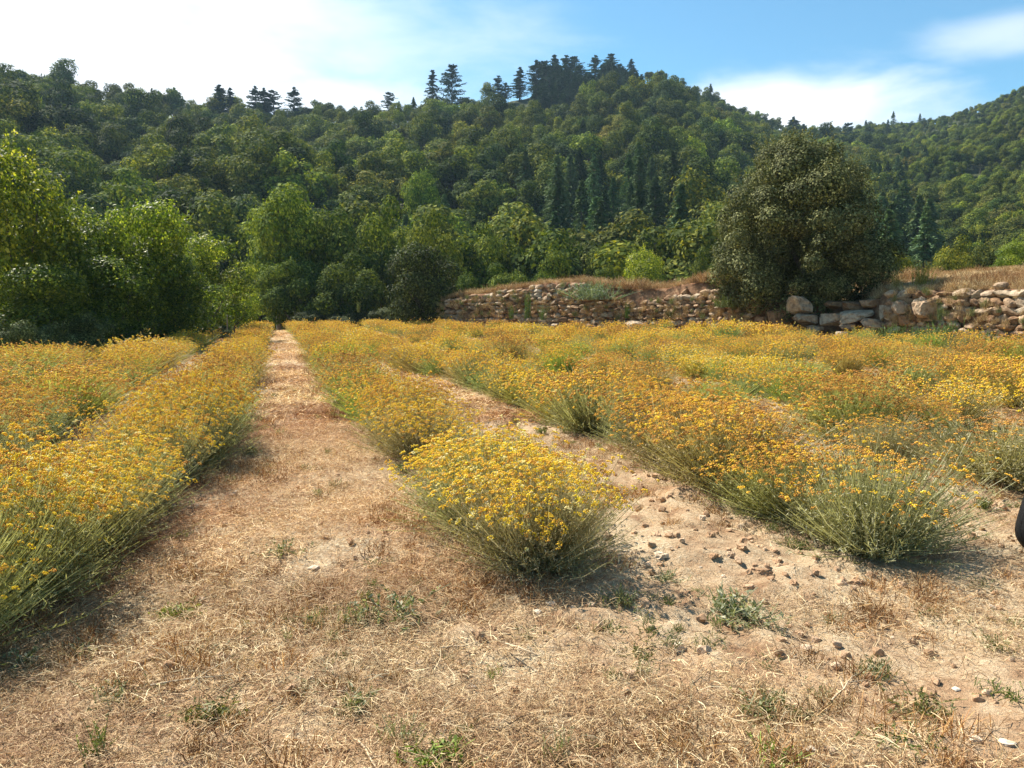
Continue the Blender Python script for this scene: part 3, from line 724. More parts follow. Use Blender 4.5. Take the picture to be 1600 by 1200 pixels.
build_wall('stone_wall', s_of(918), s_of(1178), 'middle stretch of crumbling dry stone wall between grey bush and holm oak', (.24, .46), (.15, .25), 290, 2, .10)
build_wall('stone_wall', s_of(1384), s_of(1900), 'right stretch of dry stone wall with large brown blocks below the grassy bank', (.28, .72), (.17, .31), 290, 3, .05)
BO = [(1248, 476, 42, 28, 'big squared boulder in the tree shade, highest of the rockfall'), (1215, 500, 30, 34, 'dark upright boulder below left of the squared boulder'), (1255, 498, 40, 20, 'flat dark boulder under the squared boulder'),
      (1300, 500, 40, 20, 'dark boulder at the centre of the rockfall'), (1340, 493, 56, 18, 'large pale grey slab lying in the collapsed gap'), (1362, 505, 40, 16, 'brown slab at the foot of the collapsed gap'), (1330, 478, 34, 16, 'brownish boulder above the grey slab'),
      (1360, 475, 34, 14, 'sunlit brown boulder at the top of the collapsed gap'), (1356, 513, 22, 12, 'small pale block in front of the brown slab'), (1315, 522, 20, 8, 'small flat stone rolled onto the field edge'), (1292, 531, 22, 8, 'flat reddish stone lying farthest out from the rockfall'),
      (1405, 480, 26, 24, 'pale lichen-covered boulder starting the right wall'), (1412, 499, 18, 20, 'round dark boulder low in the right wall start'), (1445, 484, 36, 28, 'large white-mottled boulder in the right wall'), (1300, 476, 30, 14, 'shaded flat boulder beside the squared one'),
      (1190, 505, 24, 20, 'dark boulder at the left foot of the holm oak'), (1275, 515, 30, 14, 'low dark stone at the rockfall foot'), (992, 507, 36, 10, 'isolated pale flat rock fallen in front of the middle wall'), (1018, 486, 20, 10, 'flat pale slab jutting from the middle wall'),
      (1235, 518, 28, 12, 'dark low stone below the upright boulder'), (1322, 510, 26, 14, 'dark jagged stone under the grey slab'), (1382, 490, 20, 26, 'upright brown block beside the collapsed gap')]
for i, (px, py, w, h, lab) in enumerate(BO):
    s = s_of(px); x, y, zt, g, _ = map(float, wall_at(s)); Y = y - .25 if px < 1280 or px > 1390 else y - .3 + .8 * np.interp(py, [470, 515], [1.3, 0])
    if py > 518: Y = y - 1.6
    if px == 992: Y = y - 1.0
    p = unproj(px, py, Y); o = obj('boulder', BOUL[i % 6], None, p, random.uniform(-.3, .3), (w / F * Y * .52, w / F * Y * .42, h / F * Y * .54))
    o.rotation_euler = (random.uniform(-.15, .15), random.uniform(-.2, .2), random.uniform(-.3, .3) + 0); tag(o, lab, 'boulder', 'boulders of the rockfall')

# ------------------------------------------------------------------ lone holm oak on the terrace
def oak():
    Y = 31.5; s = s_of(1245); x0, y0, _, g0, _ = map(float, wall_at(s))
    base = unproj(1262, 470, Y); z0 = g0 - .1
    rg = np.random.default_rng(5); bl = []
    # outline of the crown: (py, left px, right px)
    OUT = [(226, 1208, 1296), (244, 1178, 1330), (270, 1152, 1358), (300, 1134, 1380), (340, 1122, 1394), (380, 1108, 1400), (420, 1108, 1390), (445, 1118, 1370), (470, 1150, 1330)]
    oy = [a[0] for a in OUT]
    for k in range(190):
        py = 232 + (470 - 232) * rg.random() ** .8; l = np.interp(py, oy, [a[1] for a in OUT]); r = np.interp(py, oy, [a[2] for a in OUT])
        rad = (r - l) / 2; br = rg.uniform(.42, .85); bp = br / Y * F
        a = rg.uniform(0, 2 * math.pi); q = rg.uniform(.45, 1.0) ** .6; m_ = max(rad - bp * .75, 0)
        if k % 3 == 0: q *= .5
        c_ = unproj((l + r) / 2 + m_ * q * math.cos(a), py + bp * .3, Y)
        bl.append((c_[0] - base[0], m_ * q * math.sin(a) / F * Y * .95, c_[2] - z0, br))
    part = [crown_cards(bl, 230000, .10, up=.2, inner=.40, aspect=.55, nrm=.62)]
    hb = sorted(bl, key=lambda b: -b[2])[:70]
    for q_ in range(620):
        b = bl[rg.integers(len(bl))] if q_ % 2 else hb[rg.integers(len(hb))]; d = rg.normal(size=3); d[2] = abs(d[2]) + 1.1; d /= np.linalg.norm(d)
        st = np.array(b[:3]) + d * b[3] * .8; m_ = 22; t = RG.random(m_)[:, None]; L_ = rg.uniform(.25, .85)
        part.append(cards(st + d * t * L_ + RG.normal(0, .05, (m_, 3)) * (1.3 - t), rand_dir(m_), .085, .042, .4 + .6 * RG.random(m_)))
    V, Fc, r = merge(part); cm = mk_mesh('holm_oak_crown', V, Fc, M_OAK, r)
    tm = trunk_mesh('holm_oak_trunk', [b for b in bl if abs(b[0]) < 1.8 and b[2] > 2.0], 1.0, .22, 1, 3)
    e = obj('holm_oak', None, None, (base[0], Y, z0)); c_ = obj('crown', cm, e); c_['tint'] = [1.22, 1.2, .92]; obj('trunk', tm, e)
    tag(e, 'large lone dark evergreen oak with dense round crown growing above the stone wall', 'tree')
oak()

# ------------------------------------------------------------------ flowering bushes (helichrysum) in rows
def ribbons(P, W, side, rnd):
    """P (n,m,3) polylines -> thin strips"""
    n, m_, _ = P.shape; w = np.linspace(1, .55, m_)[None, :, None] * W
    A = P + side[:, None] * w; B = P - side[:, None] * w
    V = np.stack([A, B], 2).reshape(-1, 3)
    base = (np.arange(n) * m_ * 2)[:, None] + (np.arange(m_ - 1) * 2)[None]
    Fc = np.stack([base, base + 1, base + 3, base + 2], -1).reshape(-1, 4)
    return V, Fc, np.repeat(rnd, m_ - 1)
def flower_bush(name, seed, nst, nleaf, florets, fr, hsz, head_frac=.8, half=.86, height=.60, wst=.0022, side_heads=.0):
    global RG
    RG = np.random.default_rng(seed); n = nst
    a = RG.uniform(0, 2 * math.pi, n); nofl = RG.random(n) < .46; pol = np.where(nofl, np.arccos(1 - (.15 + .85 * RG.random(n)) * .78), np.arccos(1 - RG.random(n) * .46))     # flowering stems stand up, leafy ones lean out
    L = (1 / np.sqrt((np.sin(pol) / half) ** 2 + (np.cos(pol) / height) ** 2)) * np.where(nofl, RG.uniform(.58, .92, n), RG.uniform(.84, 1.07, n))
    lob = 1 + .16 * np.sin(a * 3 + seed) + .10 * np.sin(a * 5 + 2 * seed); L *= np.where(pol > .5, lob, 1)
    d = np.stack([np.sin(pol) * np.cos(a), np.sin(pol) * np.sin(a), np.cos(pol)], 1)
    b0 = np.stack([RG.normal(0, .07, n), RG.normal(0, .07, n), np.zeros(n)], 1)
    m_ = 5; s = np.linspace(0, 1, m_)[None, :, None]
    P = b0[:, None] + d[:, None] * L[:, None, None] * s
    P[..., 2] += (.10 * (s[..., 0] ** 2 - s[..., 0]) * L[:, None] * np.sin(pol)[:, None]) * 1.6
    P += np.cumsum(RG.normal(0, .019, (n, m_, 3)), 1) * s
    P[..., 2] = np.maximum(P[..., 2], .015)
    side = norm(np.cross(d, rand_dir(n)))
    parts = [ribbons(P, wst, side, np.clip(RG.normal(.5, .2, n), 0, 1))]
    # narrow leaves up the stems
    k = RG.integers(0, n, nleaf); t = RG.uniform(.08, .90, nleaf) ** .9; fi = t * (m_ - 1); i0 = np.minimum(fi.astype(int), m_ - 2); f_ = (fi - i0)[:, None]
    C = P[k, i0] * (1 - f_) + P[k, i0 + 1] * f_; T = norm(d[k] * .45 + rand_dir(nleaf) * 1.0 + np.array([0, 0, .3]))
    parts.append(cards(C + T * .012, norm(np.cross(T, rand_dir(nleaf))), (.038 if nleaf > 9000 else .05) * RG.uniform(.5, 1.3, nleaf), (.0058 if nleaf > 9000 else .009), np.clip(RG.normal(.62, .22, nleaf), 0, 1), T=T))
    V, Fc, r = merge(parts); sm = mk_mesh(name + '_stems', V, Fc, M_STEM, r)
    # flower heads: flat-topped clusters of tiny buttons
    hk = np.where(~nofl & (RG.random(n) < head_frac))[0]; tips = P[hk, -1]; hd = norm(d[hk] * .6 + np.array([0, 0, .8])); nh = len(hk)
    hs = hsz * RG.uniform(.45, 1.5, nh); hr = np.clip(RG.normal(.5, .17, nh), 0.02, .98)
    e1 = norm(np.cross(hd, rand_dir(nh))); e2 = np.cross(hd, e1)
    q = RG.random((nh, florets)) ** .5; an = RG.uniform(0, 2 * math.pi, (nh, florets))
    ox = (q * np.cos(an) * hs[:, None])[..., None]; oy = (q * np.sin(an) * hs[:, None])[..., None]
    Cn = tips[:, None] + e1[:, None] * ox + e2[:, None] * oy + hd[:, None] * ((1 - q ** 2) * hs[:, None] * .45 + RG.uniform(-.15, .15, q.shape) * hs[:, None])[..., None]
    Cn = Cn.reshape(-1, 3); hn = np.repeat(hd, florets, 0); f1 = np.repeat(e1, florets, 0); f2 = np.repeat(e2, florets, 0)
    rr = (fr * RG.uniform(.7, 1.3, len(Cn)))[:, None]; m2 = len(Cn)
    VV = np.stack([Cn + hn * rr * .8, Cn + f1 * rr, Cn + f2 * rr, Cn - f1 * rr, Cn - f2 * rr, Cn - hn * rr * .6], 1).reshape(-1, 3)
    tri = np.array([(0, 1, 2), (0, 2, 3), (0, 3, 4), (0, 4, 1), (5, 2, 1), (5, 3, 2), (5, 4, 3), (5, 1, 4)])
    Ft = (np.arange(m2)[:, None, None] * 6 + tri[None]).reshape(-1, 3)
    rv = np.clip(np.repeat(hr, florets) + RG.normal(0, .08, m2), 0, 1)
    fm = mk_mesh(name + '_flowers', VV, Ft, M_FLOWER, np.repeat(rv, 8), smooth=True)
    return sm, fm
BN = [flower_bush('near_bush%d' % i, 50 + i, 1900, 23000, 14, .0060, .022, head_frac=.85) for i in range(4)]
BM = [flower_bush('mid_bush%d' % i, 60 + i, 1150, 6000, 4, .0115, .021, head_frac=.95, wst=.0035) for i in range(4)]
BF = [flower_bush('far_bush%d' % i, 70 + i, 640, 1100, 2, .023, .018, head_frac=1.0, wst=.006) for i in range(3)]
BMG = [flower_bush('sparse_bush%d' % i, 80 + i, 1100, 7000, 4, .0115, .019, head_frac=.32, wst=.0035, height=.52) for i in range(2)]
GREENY = flower_bush('greeny_bush', 91, 1700, 20500, 12, .0058, .02, head_frac=.35, height=.56)
def row_x(k, Y):
    """k<0: rows left of the path, k>0 right"""
    x5 = .1 + 2.4 * (k - 1) if k > 0 else -2.45 - 2.2 * (-k - 1)
    x = x5 - .305 * (Y - 5) - (.22 * sstep(6, 9, Y) if k == 1 else 0) - (.85 * sstep(14, 20, Y) if k == 2 else 0) - (.6 * sstep(14, 20, Y) if k == 3 else 0)
    if k == -1: x = x - .55 * np.clip((9 - Y) / 4.5, 0, 1.3) ** 1.3
    return x
def wall_y(x):
    return np.interp(x, WX, WY) if x > WX[0] else 51.0
bushes = []
rb_ = random.Random(5)
for k in [-4, -3, -2, -1] + list(range(1, 16)):
    Y = {1: 4.75, 2: 5.25, 3: 6.9, -1: 3.55, -2: 5.0}.get(k, 7.2 + .5 * abs(k - 3) if k > 3 else 8); idx = 0
    while Y < 50.5:
        x = float(row_x(k, Y)) + rb_.uniform(-.12, .12) * (1 if k < 3 else 2.6); ok = True
        if x < -12.6 - .1 * Y: ok = False
        if k == -2 and Y > 38: ok = False
        if abs(x / Y) > .80: ok = False
        if Y > 20 and x > WX[0] and Y > wall_y(x) - 1.5 - (2.9 if x > 10.5 else 0): ok = False
        if rb_.random() < (.05 if k < 3 else .10) and Y > 9: ok = False
        if k == 1 and 6.9 < Y < 7.6: ok = False
        if ok: bushes.append([k, x, Y, rb_.uniform(.86, 1.10) * (1.0 if Y < 20 else .95)])
        if ok and k >= 3 and Y > 8 and rb_.random() < .45:       # self-sown bushes between the rows
            x2 = x + rb_.choice((-1, 1)) * rb_.uniform(.7, 1.1); y2 = Y + rb_.uniform(-.3, .3)
            if not (Y > 18 and x2 > WX[0] and y2 > wall_y(x2) - 1.7 - (2.9 if x2 > 10.5 else 0)): bushes.append([k, x2, y2, rb_.uniform(.6, .9)])
        Y += rb_.uniform(.74, 1.0) if k < 3 else rb_.uniform(.9, 1.3)
# brightness along the ramp: patches of fresh yellow among ochre
def yellowness(k, x, Y):
    t = (.48 if Y > 9 else .50) + (rb_.uniform(-.13, .13) if k > 2 else 0) + .42 * float(vnoise(x / 2.2, Y / 3.5, 88)) + rb_.uniform(-.11, .11)
    if k == -1 and Y < 8: t = max(t, .64)
    if k == 1 and Y < 8: t = .70
    if k in (2, 3) and Y < 10: t = min(t, .46)
    return float(np.clip(t, .26, .76))
bushes.sort(key=lambda b: b[2] / b[3])
def wide(k, Y): return {1: 1.0, 2: 1.16, -1: .96, -2: 1.3}.get(k, 1.25) if Y < 7.5 else {1: .98, -1: .98, 2: 1.05, 3: 1.0, -2: 1.15, -3: 1.25}.get(k, .95)
near_n = 0; farb = []
for b in sorted(bushes, key=lambda b: (b[2])):
    b.append(None)
for b in bushes:
    k, x, Y, s = b[:4]; z = float(GZ(x, Y)) - .02; t = yellowness(k, x, Y); b_g = rb_.uniform(.8, 1.1)
    st = (rb_.uniform(.98, 1.2), rb_.uniform(.95, 1.08), rb_.uniform(.8, 1.0)) if Y < 9 else (rb_.uniform(.95, 1.45), rb_.uniform(.95, 1.25), rb_.uniform(.5, .9))
    inview = abs(x / Y) < (.70 if Y > 24 else .81)
    rz = rb_.uniform(0, 6.28)
    if near_n < 300 and inview:
        pr = BN[near_n % 4] if Y < 9.5 else BM[near_n % 4] if Y < 24 else BF[near_n % 3]
        if (k == 2 and Y < 5.6) or (k == 3 and Y < 8) or (k == -1 and Y < 4.3): pr = GREENY
        if 8 < Y < 32 and rb_.random() < (.18 if k > 2 else .05): pr = BMG[near_n % 2]
        wd = wide(k, Y) * (rb_.uniform(.85, 1.1) if k > 2 else 1); e = obj('flower_bush', None, None, (x, Y, z), rz, (s * wd, s * wd, s * rb_.uniform(.72 if k > 2 else .82, 1.18) * (1.14 if Y < 9 else 1.05))); e.empty_display_size = .2
        a_ = obj('stems', pr[0], e); a_['tint'] = list(st); f_ = obj('flower_heads', pr[1], e); f_['tint'] = [t, .5, .5]; a_['kind'] = 'stuff'; f_['kind'] = 'stuff'
        tag(e, cat='bush', group='yellow flowering bushes in rows'); near_n += 1
        b[4] = e; b.append(t); b.append(pr in BMG)
    else: farb.append((x, Y, z, rz, s, t, st))
for k in set(b[0] for b in bushes):
    rs_ = sorted([b for b in bushes if b[0] == k and b[4]], key=lambda b: b[2])
    side = 'left' if k < 0 else 'right'
    for i, b in enumerate(rs_):
        cw = 'bright yellow' if b[5] > .58 else 'golden' if b[5] > .48 else 'ochre' if b[5] > .38 else 'brownish ochre'
        if (k == 2 and i == 0) or (k == 3 and i == 0) or b[6]: cw = 'mostly green'
        b[4]['label'] = '%s bush, %s from the near end, %s row %s of the path' % (cw, ORD[i + 1] if i else 'nearest', ORD[abs(k)], side)
        if i == 0: b[4]['label'] = '%s bush at the near end of the %s row %s of the path' % (cw, ORD[abs(k)], side)
print('bushes', near_n, 'far', len(farb))
if farb:
    P = [(a[0], a[1], a[2]) for a in farb]; rz = [a[3] for a in farb]; s_ = [(a[4] * 1.05, a[4] * 1.05, a[4]) for a in farb]
    far_meshes = []
    for sm, fm in BF:     # stems and flowers as two objects of stuff
        far_meshes.append((sm, fm))
    st0 = RG.bit_generator.state
    tag(stuff_instances('distant_bush_stems', [a[0] for a in BF], P, rz, s_, [a[6] for a in farb]), 'green stems of the far flower rows before the stone wall', 'bushes')
    RG.bit_generator.state = st0
    tag(stuff_instances('distant_flower_heads', [a[1] for a in BF], P, rz, s_, [(a[5], .5, .5) for a in farb]), 'ochre and yellow flower mass of the far rows before the stone wall', 'flowers')
RG = np.random.default_rng(99)

# ------------------------------------------------------------------ ground cover: straw litter, dry tufts, weeds, clods
def litter_patch(seed, n=260, r=.34, Lr=(.015, .10), w=.0013, zt=.045):
    global RG; RG = np.random.default_rng(seed)
    a = RG.uniform(0, 2 * math.pi, n); q = np.sqrt(RG.random(n)) * r; c_ = np.stack([np.cos(a) * q, np.sin(a) * q, RG.random(n) ** 2 * zt + .003], 1)
    d = rand_dir(n); d[:, 2] = np.abs(d[:, 2]) * .35; d = norm(d); L = RG.uniform(*Lr, n)[:, None]
    bend = rand_dir(n) * L * .14; bend[:, 2] = np.abs(bend[:, 2])
    P = np.stack([c_ - d * L / 2, c_ + bend, c_ + d * L / 2], 1); P[..., 2] = np.maximum(P[..., 2], .001)
    V, Fc, r_ = ribbons(P, w, norm(np.cross(d, np.array([0, 0, 1.]) + rand_dir(n) * .8)), RG.random(n))
    return mk_mesh('litter%d' % seed, V, Fc, M_STRAW, r_)
def tuft(seed, n=60, r=.05, h=.10, spread=.7, w=.0018, mat=None, leaves=0, lsize=.02):
    global RG; RG = np.random.default_rng(seed)
    a = RG.uniform(0, 2 * math.pi, n); pol = RG.uniform(.05, 1.0, n) * spread * 1.2; d = np.stack([np.sin(pol) * np.cos(a), np.sin(pol) * np.sin(a), np.cos(pol)], 1)
    b0 = np.stack([RG.normal(0, r, n), RG.normal(0, r, n), np.zeros(n)], 1); L = RG.uniform(.45, 1.1, n) * h
    s = np.linspace(0, 1, 4)[None, :, None]; P = b0[:, None] + d[:, None] * L[:, None, None] * s; P[..., :2] += (d[:, None, :2] * s ** 2 * L[:, None, None] * .35)
    parts = [ribbons(P, w, norm(np.cross(d, rand_dir(n))), RG.random(n))]
    if leaves:
        k = RG.integers(0, n, leaves); t = RG.random(leaves)[:, None]; C = b0[k] + d[k] * L[k][:, None] * t
        T = norm(d[k] + rand_dir(leaves)); parts.append(cards(C, norm(np.cross(T, rand_dir(leaves))), lsize * RG.uniform(.6, 1.3, leaves), lsize * .32, RG.random(leaves), T=T))
    V, Fc, r_ = merge(parts); return mk_mesh('tuft%d' % seed, V, Fc, mat or M_STRAW, r_)
LIT = [litter_patch(800 + i) for i in range(5)]
LITF = [litter_patch(810 + i, 110, .5, (.06, .2), .004, .05) for i in range(3)]
TUF = [tuft(820 + i, 55, .05, .08, .9) for i in range(4)]
TUFL = [tuft(830 + i, 70, .10, .26, .55, .005) for i in range(4)]
WEED = [tuft(840 + i, [45, 30, 60, 25, 50][i], [.04, .05, .035, .035, .05][i], [.10, .07, .12, .14, .06][i], [.9, 1.1, .6, .5, 1.2][i], .0022, M_WEED, [420, 350, 250, 300, 520][i], [.022, .016, .03, .018, .014][i]) for i in range(5)]
WTALL = [tuft(850 + i, 50, .10, .55, .5, .006, M_WEED, 900, .06) for i in range(3)]
SHRUBLET = [tuft(870 + i, 160, .24, .5, .95, .006, M_WEED, 4200, .055) for i in range(3)]
DRYH = [tuft(860 + i, 60, .12, .55, .5, .006, M_STRAW, 200, .05) for i in range(3)]

def in_row(x, y, w=.62):
    m_ = np.zeros(len(x), bool)
    for k in [-4, -3, -2, -1] + list(range(1, 14)):
        start = {1: 4.4, 2: 4.7, 3: 6.5, -1: 2.6, -2: 4.6}.get(k, 7)
        m_ |= (np.abs(x - np.array([row_x(k, yy) for yy in y])) < w) & (y > start)
    return m_
def scatter(n, y0, y1, wid=.74, power=1.0):
    y = y0 + (y1 - y0) * RG.random(n) ** power; x = (RG.random(n) * 2 - 1) * (wid * y + .6); return x, y
RG = np.random.default_rng(1234)
def tint_straw(x, y, n):
    t = vnoise(x / .9, y / .9, 55) + .5; t = np.clip(t + .9 * vnoise(x / 2.7, y / 2.7, 58), 0, 1); base = np.array([[.66, .46, .33]]) * (1 - t[:, None]) + np.array([[1.08, 1.02, .92]]) * t[:, None]
    return base * RG.uniform(.75, 1.2, (n, 1))
# near litter
x, y = scatter(5200, 1.8, 13, .74, .75); cov = vnoise(x / 1.0, y / 1.0, 66) + .5 + .35 * (x < row_x(1, y)) - .28 * ((x > row_x(1, y) + .2) & (y > 3.6))
kp = (RG.random(len(x)) < np.clip(cov * 1.25 - .12, .05, 1)); x, y = x[kp], y[kp]; n = len(x)
tag(stuff_instances('straw_litter', LIT, np.stack([x, y, GZ(x, y) + .006], 1), RG.uniform(0, 6.28, n), RG.uniform(.7, 1.25, n), tint_straw(x, y, n) * (1.05 + .35 * ((x < row_x(1, y) - .5) & (y > 4.5)))[:, None]), 'dry straw and cut grass lying loose on the soil', 'straw')
x, y = scatter(7500, 10, 51, .72, .9); kp = ~in_row(x, y, .45) & ((x > -12.4 - .1 * y)); x, y = x[kp], y[kp]
kp = np.array([not (yy > 19 and xx > WX[0] and yy > wall_y(xx) - .2) for xx, yy in zip(x, y)]); x, y = x[kp], y[kp]; n = len(x)
tag(stuff_instances('path_straw', LITF, np.stack([x, y, GZ(x, y) + .005], 1), RG.uniform(0, 6.28, n), RG.uniform(.8, 1.4, n), tint_straw(x, y, n) * np.array([[1.5, 1.55, 1.5]])), 'pale mown straw covering the path and the gaps between rows', 'straw')
x, y = scatter(6000, 1.8, 16, .74, .75); d = vnoise(x / .7, y / .7, 93) + .5; kp = (RG.random(len(x)) < np.clip(d * 2.4 - .8, 0, 1)); x, y = x[kp], y[kp]; n = len(x)
tag(stuff_instances('dry_grass', TUF, np.stack([x, y, GZ(x, y)], 1), RG.uniform(0, 6.28, n), RG.uniform(.4, 1.35, n), tint_straw(x, y, n) * np.array([[.88, .70, .50]]) * RG.uniform(.6, 1.2, (n, 1))), 'short brown dry grass growing in patches on the foreground soil', 'grass')
# taller dry grass fringe along row edges and among the far rows
x, y = scatter(2600, 7, 50, .72, .8); e_in = in_row(x, y, .75) ^ in_row(x, y, .55); kp = e_in & (RG.random(len(x)) < .7); x, y = x[kp], y[kp]
kp = np.array([not (yy > 19 and xx > WX[0] and yy > wall_y(xx) - .6) for xx, yy in zip(x, y)]) & (x > -12.4 - .1 * y); x, y = x[kp], y[kp]; n = len(x)
tag(stuff_instances('row_edge_grass', TUFL, np.stack([x, y, GZ(x, y)], 1), RG.uniform(0, 6.28, n), RG.uniform(.5, 1.1, n), tint_straw(x, y, n)), 'tall dry grass between the flowering bushes', 'grass')
# clods
x, y = scatter(5000, 2.0, 11, .74, .7); d = vnoise(x / 1.1, y / 1.1, 66) + .5; kp = RG.random(len(x)) < np.clip(1.15 - d * 1.1 + .35 * ((x > row_x(1, y) + .3) & (y > 3.4)), .1, 1); x, y = x[kp], y[kp]; n = len(x)
s_ = .006 + .026 * RG.random(n) ** 3.5
tag(stuff_instances('soil_crumbs', CLOD, np.stack([x, y, GZ(x, y) + s_ * .2], 1), RG.uniform(0, 6.28, n), s_), 'small reddish soil crumbs and gravel scattered on the bare ground', 'soil')
# small weeds, uncounted ground cover
x, y = scatter(3200, 1.9, 15, .72, .75); d = vnoise(x / .8, y / .8, 45) + .5; kp = (RG.random(len(x)) < np.clip(d * 2 - .85, 0, .9)); x, y = x[kp], y[kp]; n = len(x)
wt = np.where(RG.random(n)[:, None] < .35, np.array([[.85, .9, .5]]), np.array([[1.35, 1.22, 1.2]])) * RG.uniform(.7, 1.1, (n, 1))
tag(stuff_instances('ground_weeds', WEED, np.stack([x, y, GZ(x, y)], 1), RG.uniform(0, 6.28, n), RG.uniform(.35, 1.0, n), wt), 'tiny grey-green weeds creeping through the straw', 'weeds')

def gpoint(px, py):
    Y = 5.0
    for _ in range(30):
        p = unproj(px, py, Y); g = float(G(p[0], Y)); sl_ = (CAMZ - p[2]) / Y
        Y = (CAMZ - g) / sl_
    return unproj(px, py, Y)[0], Y
WEEDS = [(610, 960, 1.7, 'grey'), (545, 975, 1.0, 'grey'), (1145, 950, 1.6, 'grey'), (1190, 965, 1.3, 'grey'), (975, 935, 1.1, 'grey'), (440, 870, 1.1, 'grey-green'), (405, 815, .9, 'green'), (280, 945, 1.0, 'yellow-green'), (130, 1000, .8, 'grey'),
         (590, 880, .7, 'green'), (180, 1080, .9, 'grey'), (340, 1010, 1.0, 'grey'), (680, 1185, 1.0, 'bright green'), (770, 1035, .5, 'bright green'), (830, 985, .7, 'dull green'), (1450, 1100, 1.0, 'olive'), (1460, 950, .9, 'olive'),
         (1190, 1100, .9, 'grey-green'), (1210, 1185, 1.0, 'bright green'), (1420, 1160, .9, 'green'), (1040, 900, .8, 'grey'), (1100, 925, .7, 'grey'), (330, 1110, 1.0, 'olive'), (280, 835, .7, 'bright green'), (1530, 900, .9, 'grey'),
         (20, 1020, 1.3, 'grey'), (900, 1160, .8, 'olive'), (560, 1090, .8, 'grey-green'), (1300, 955, .6, 'grey'), (700, 1010, .6, 'olive'), (1000, 1010, .7, 'olive'), (480, 1060, .8, 'grey'), (1360, 1040, .6, 'grey'), (1560, 1010, .8, 'olive')]
WC = {'grey': (1.3, 1.2, 1.3), 'grey-green': (1.1, 1.05, .95), 'green': (.7, .85, .4), 'bright green': (.95, 1.15, .38), 'yellow-green': (1.2, 1.15, .45), 'dull green': (.6, .7, .45), 'olive': (.85, .78, .5)}
for i, (px, py, s, cw) in enumerate(WEEDS):
    x, y = gpoint(px, py); o = obj('weed_tuft', WEED[i % 5], None, (x, y, float(GZ(x, y))), random.uniform(0, 6), (s * 1.35, s * 1.35, s * .72)); o['tint'] = list(WC[cw])
    tag(o, cat='weed', group='weeds in the foreground soil')
    zone = 'near the bottom edge' if py > 1060 else 'in front of the central bush' if 700 < px < 1050 else 'on the path side of the foreground' if px <= 700 else 'in front of the right bushes'
    later(o, 'low %s @ %s' % (cw, zone), 'weed tuft', 'weed tufts', px)
STON = [(1370, 1030, 15, 12, 'pale'), (1575, 1152, 22, 12, 'pale'), (740, 1050, 10, 9, 'white'), (860, 935, 16, 12, 'pale'), (895, 935, 10, 9, 'white'), (555, 915, 14, 8, 'white'), (1265, 1160, 20, 10, 'pale'), (655, 1020, 9, 5, 'white'), (90, 1105, 8, 7, 'white'),
        (1115, 872, 14, 9, 'brown'), (1160, 858, 18, 14, 'brown'), (1140, 870, 12, 10, 'brown'), (1195, 885, 20, 13, 'brown'), (1215, 870, 14, 10, 'brown'), (1170, 905, 16, 10, 'brown'), (1195, 925, 16, 12, 'brown'), (1240, 905, 14, 8, 'brown'), (1025, 840, 16, 11, 'brown'),
        (1045, 842, 16, 11, 'brown'), (1030, 868, 22, 12, 'brown'), (1110, 842, 16, 12, 'brown'), (1215, 930, 10, 8, 'brown'), (1340, 895, 22, 13, 'brown'), (1262, 955, 10, 7, 'brown'), (1250, 970, 14, 7, 'brown'), (1060, 905, 9, 6, 'brown'),
        (840, 950, 12, 7, 'pale'), (490, 885, 18, 8, 'pale'), (1495, 1060, 13, 7, 'pale'), (1210, 855, 11, 8, 'brown'), (1180, 880, 10, 8, 'brown'), (1130, 895, 9, 6, 'brown')]
PALE = plain('pale_stone', (.72, .62, .48), .9)
CLODB = [rock_mesh('big_clod%d' % i, 780 + i, 3, .45, .1, M_CLOD) for i in range(4)]; SPALE = [rock_mesh('pale_stone%d' % i, 790 + i, 2, .3, .4, PALE) for i in range(3)]
for i, (px, py, w, h, cw) in enumerate(STON):
    x, y = gpoint(px, py + h / 2); sx = w / F * y * .58; sz = h / F * y * .55
    o = obj('soil_clod' if cw == 'brown' else 'field_stone', (CLODB[i % 4] if cw == 'brown' else SPALE[i % 3]), None, (x, y, float(GZ(x, y)) + sz * .12), random.uniform(0, 6), (sx, sx * .9, sz))
    o['tint'] = [1, 1, 1]; tag(o, cat='clod' if cw == 'brown' else 'stone', group='loose clods of earth' if cw == 'brown' else 'loose pale stones')
    zone = 'near the bottom edge' if py > 1000 else 'by the central bush' if px < 1100 else 'between the central and right bushes'
    later(o, '%s %s@ %s' % (cw, '' if cw == 'brown' else 'loose ', zone), 'clod of dry earth' if cw == 'brown' else 'stone', 'clods of dry earth' if cw == 'brown' else 'stones', px + py * .001)
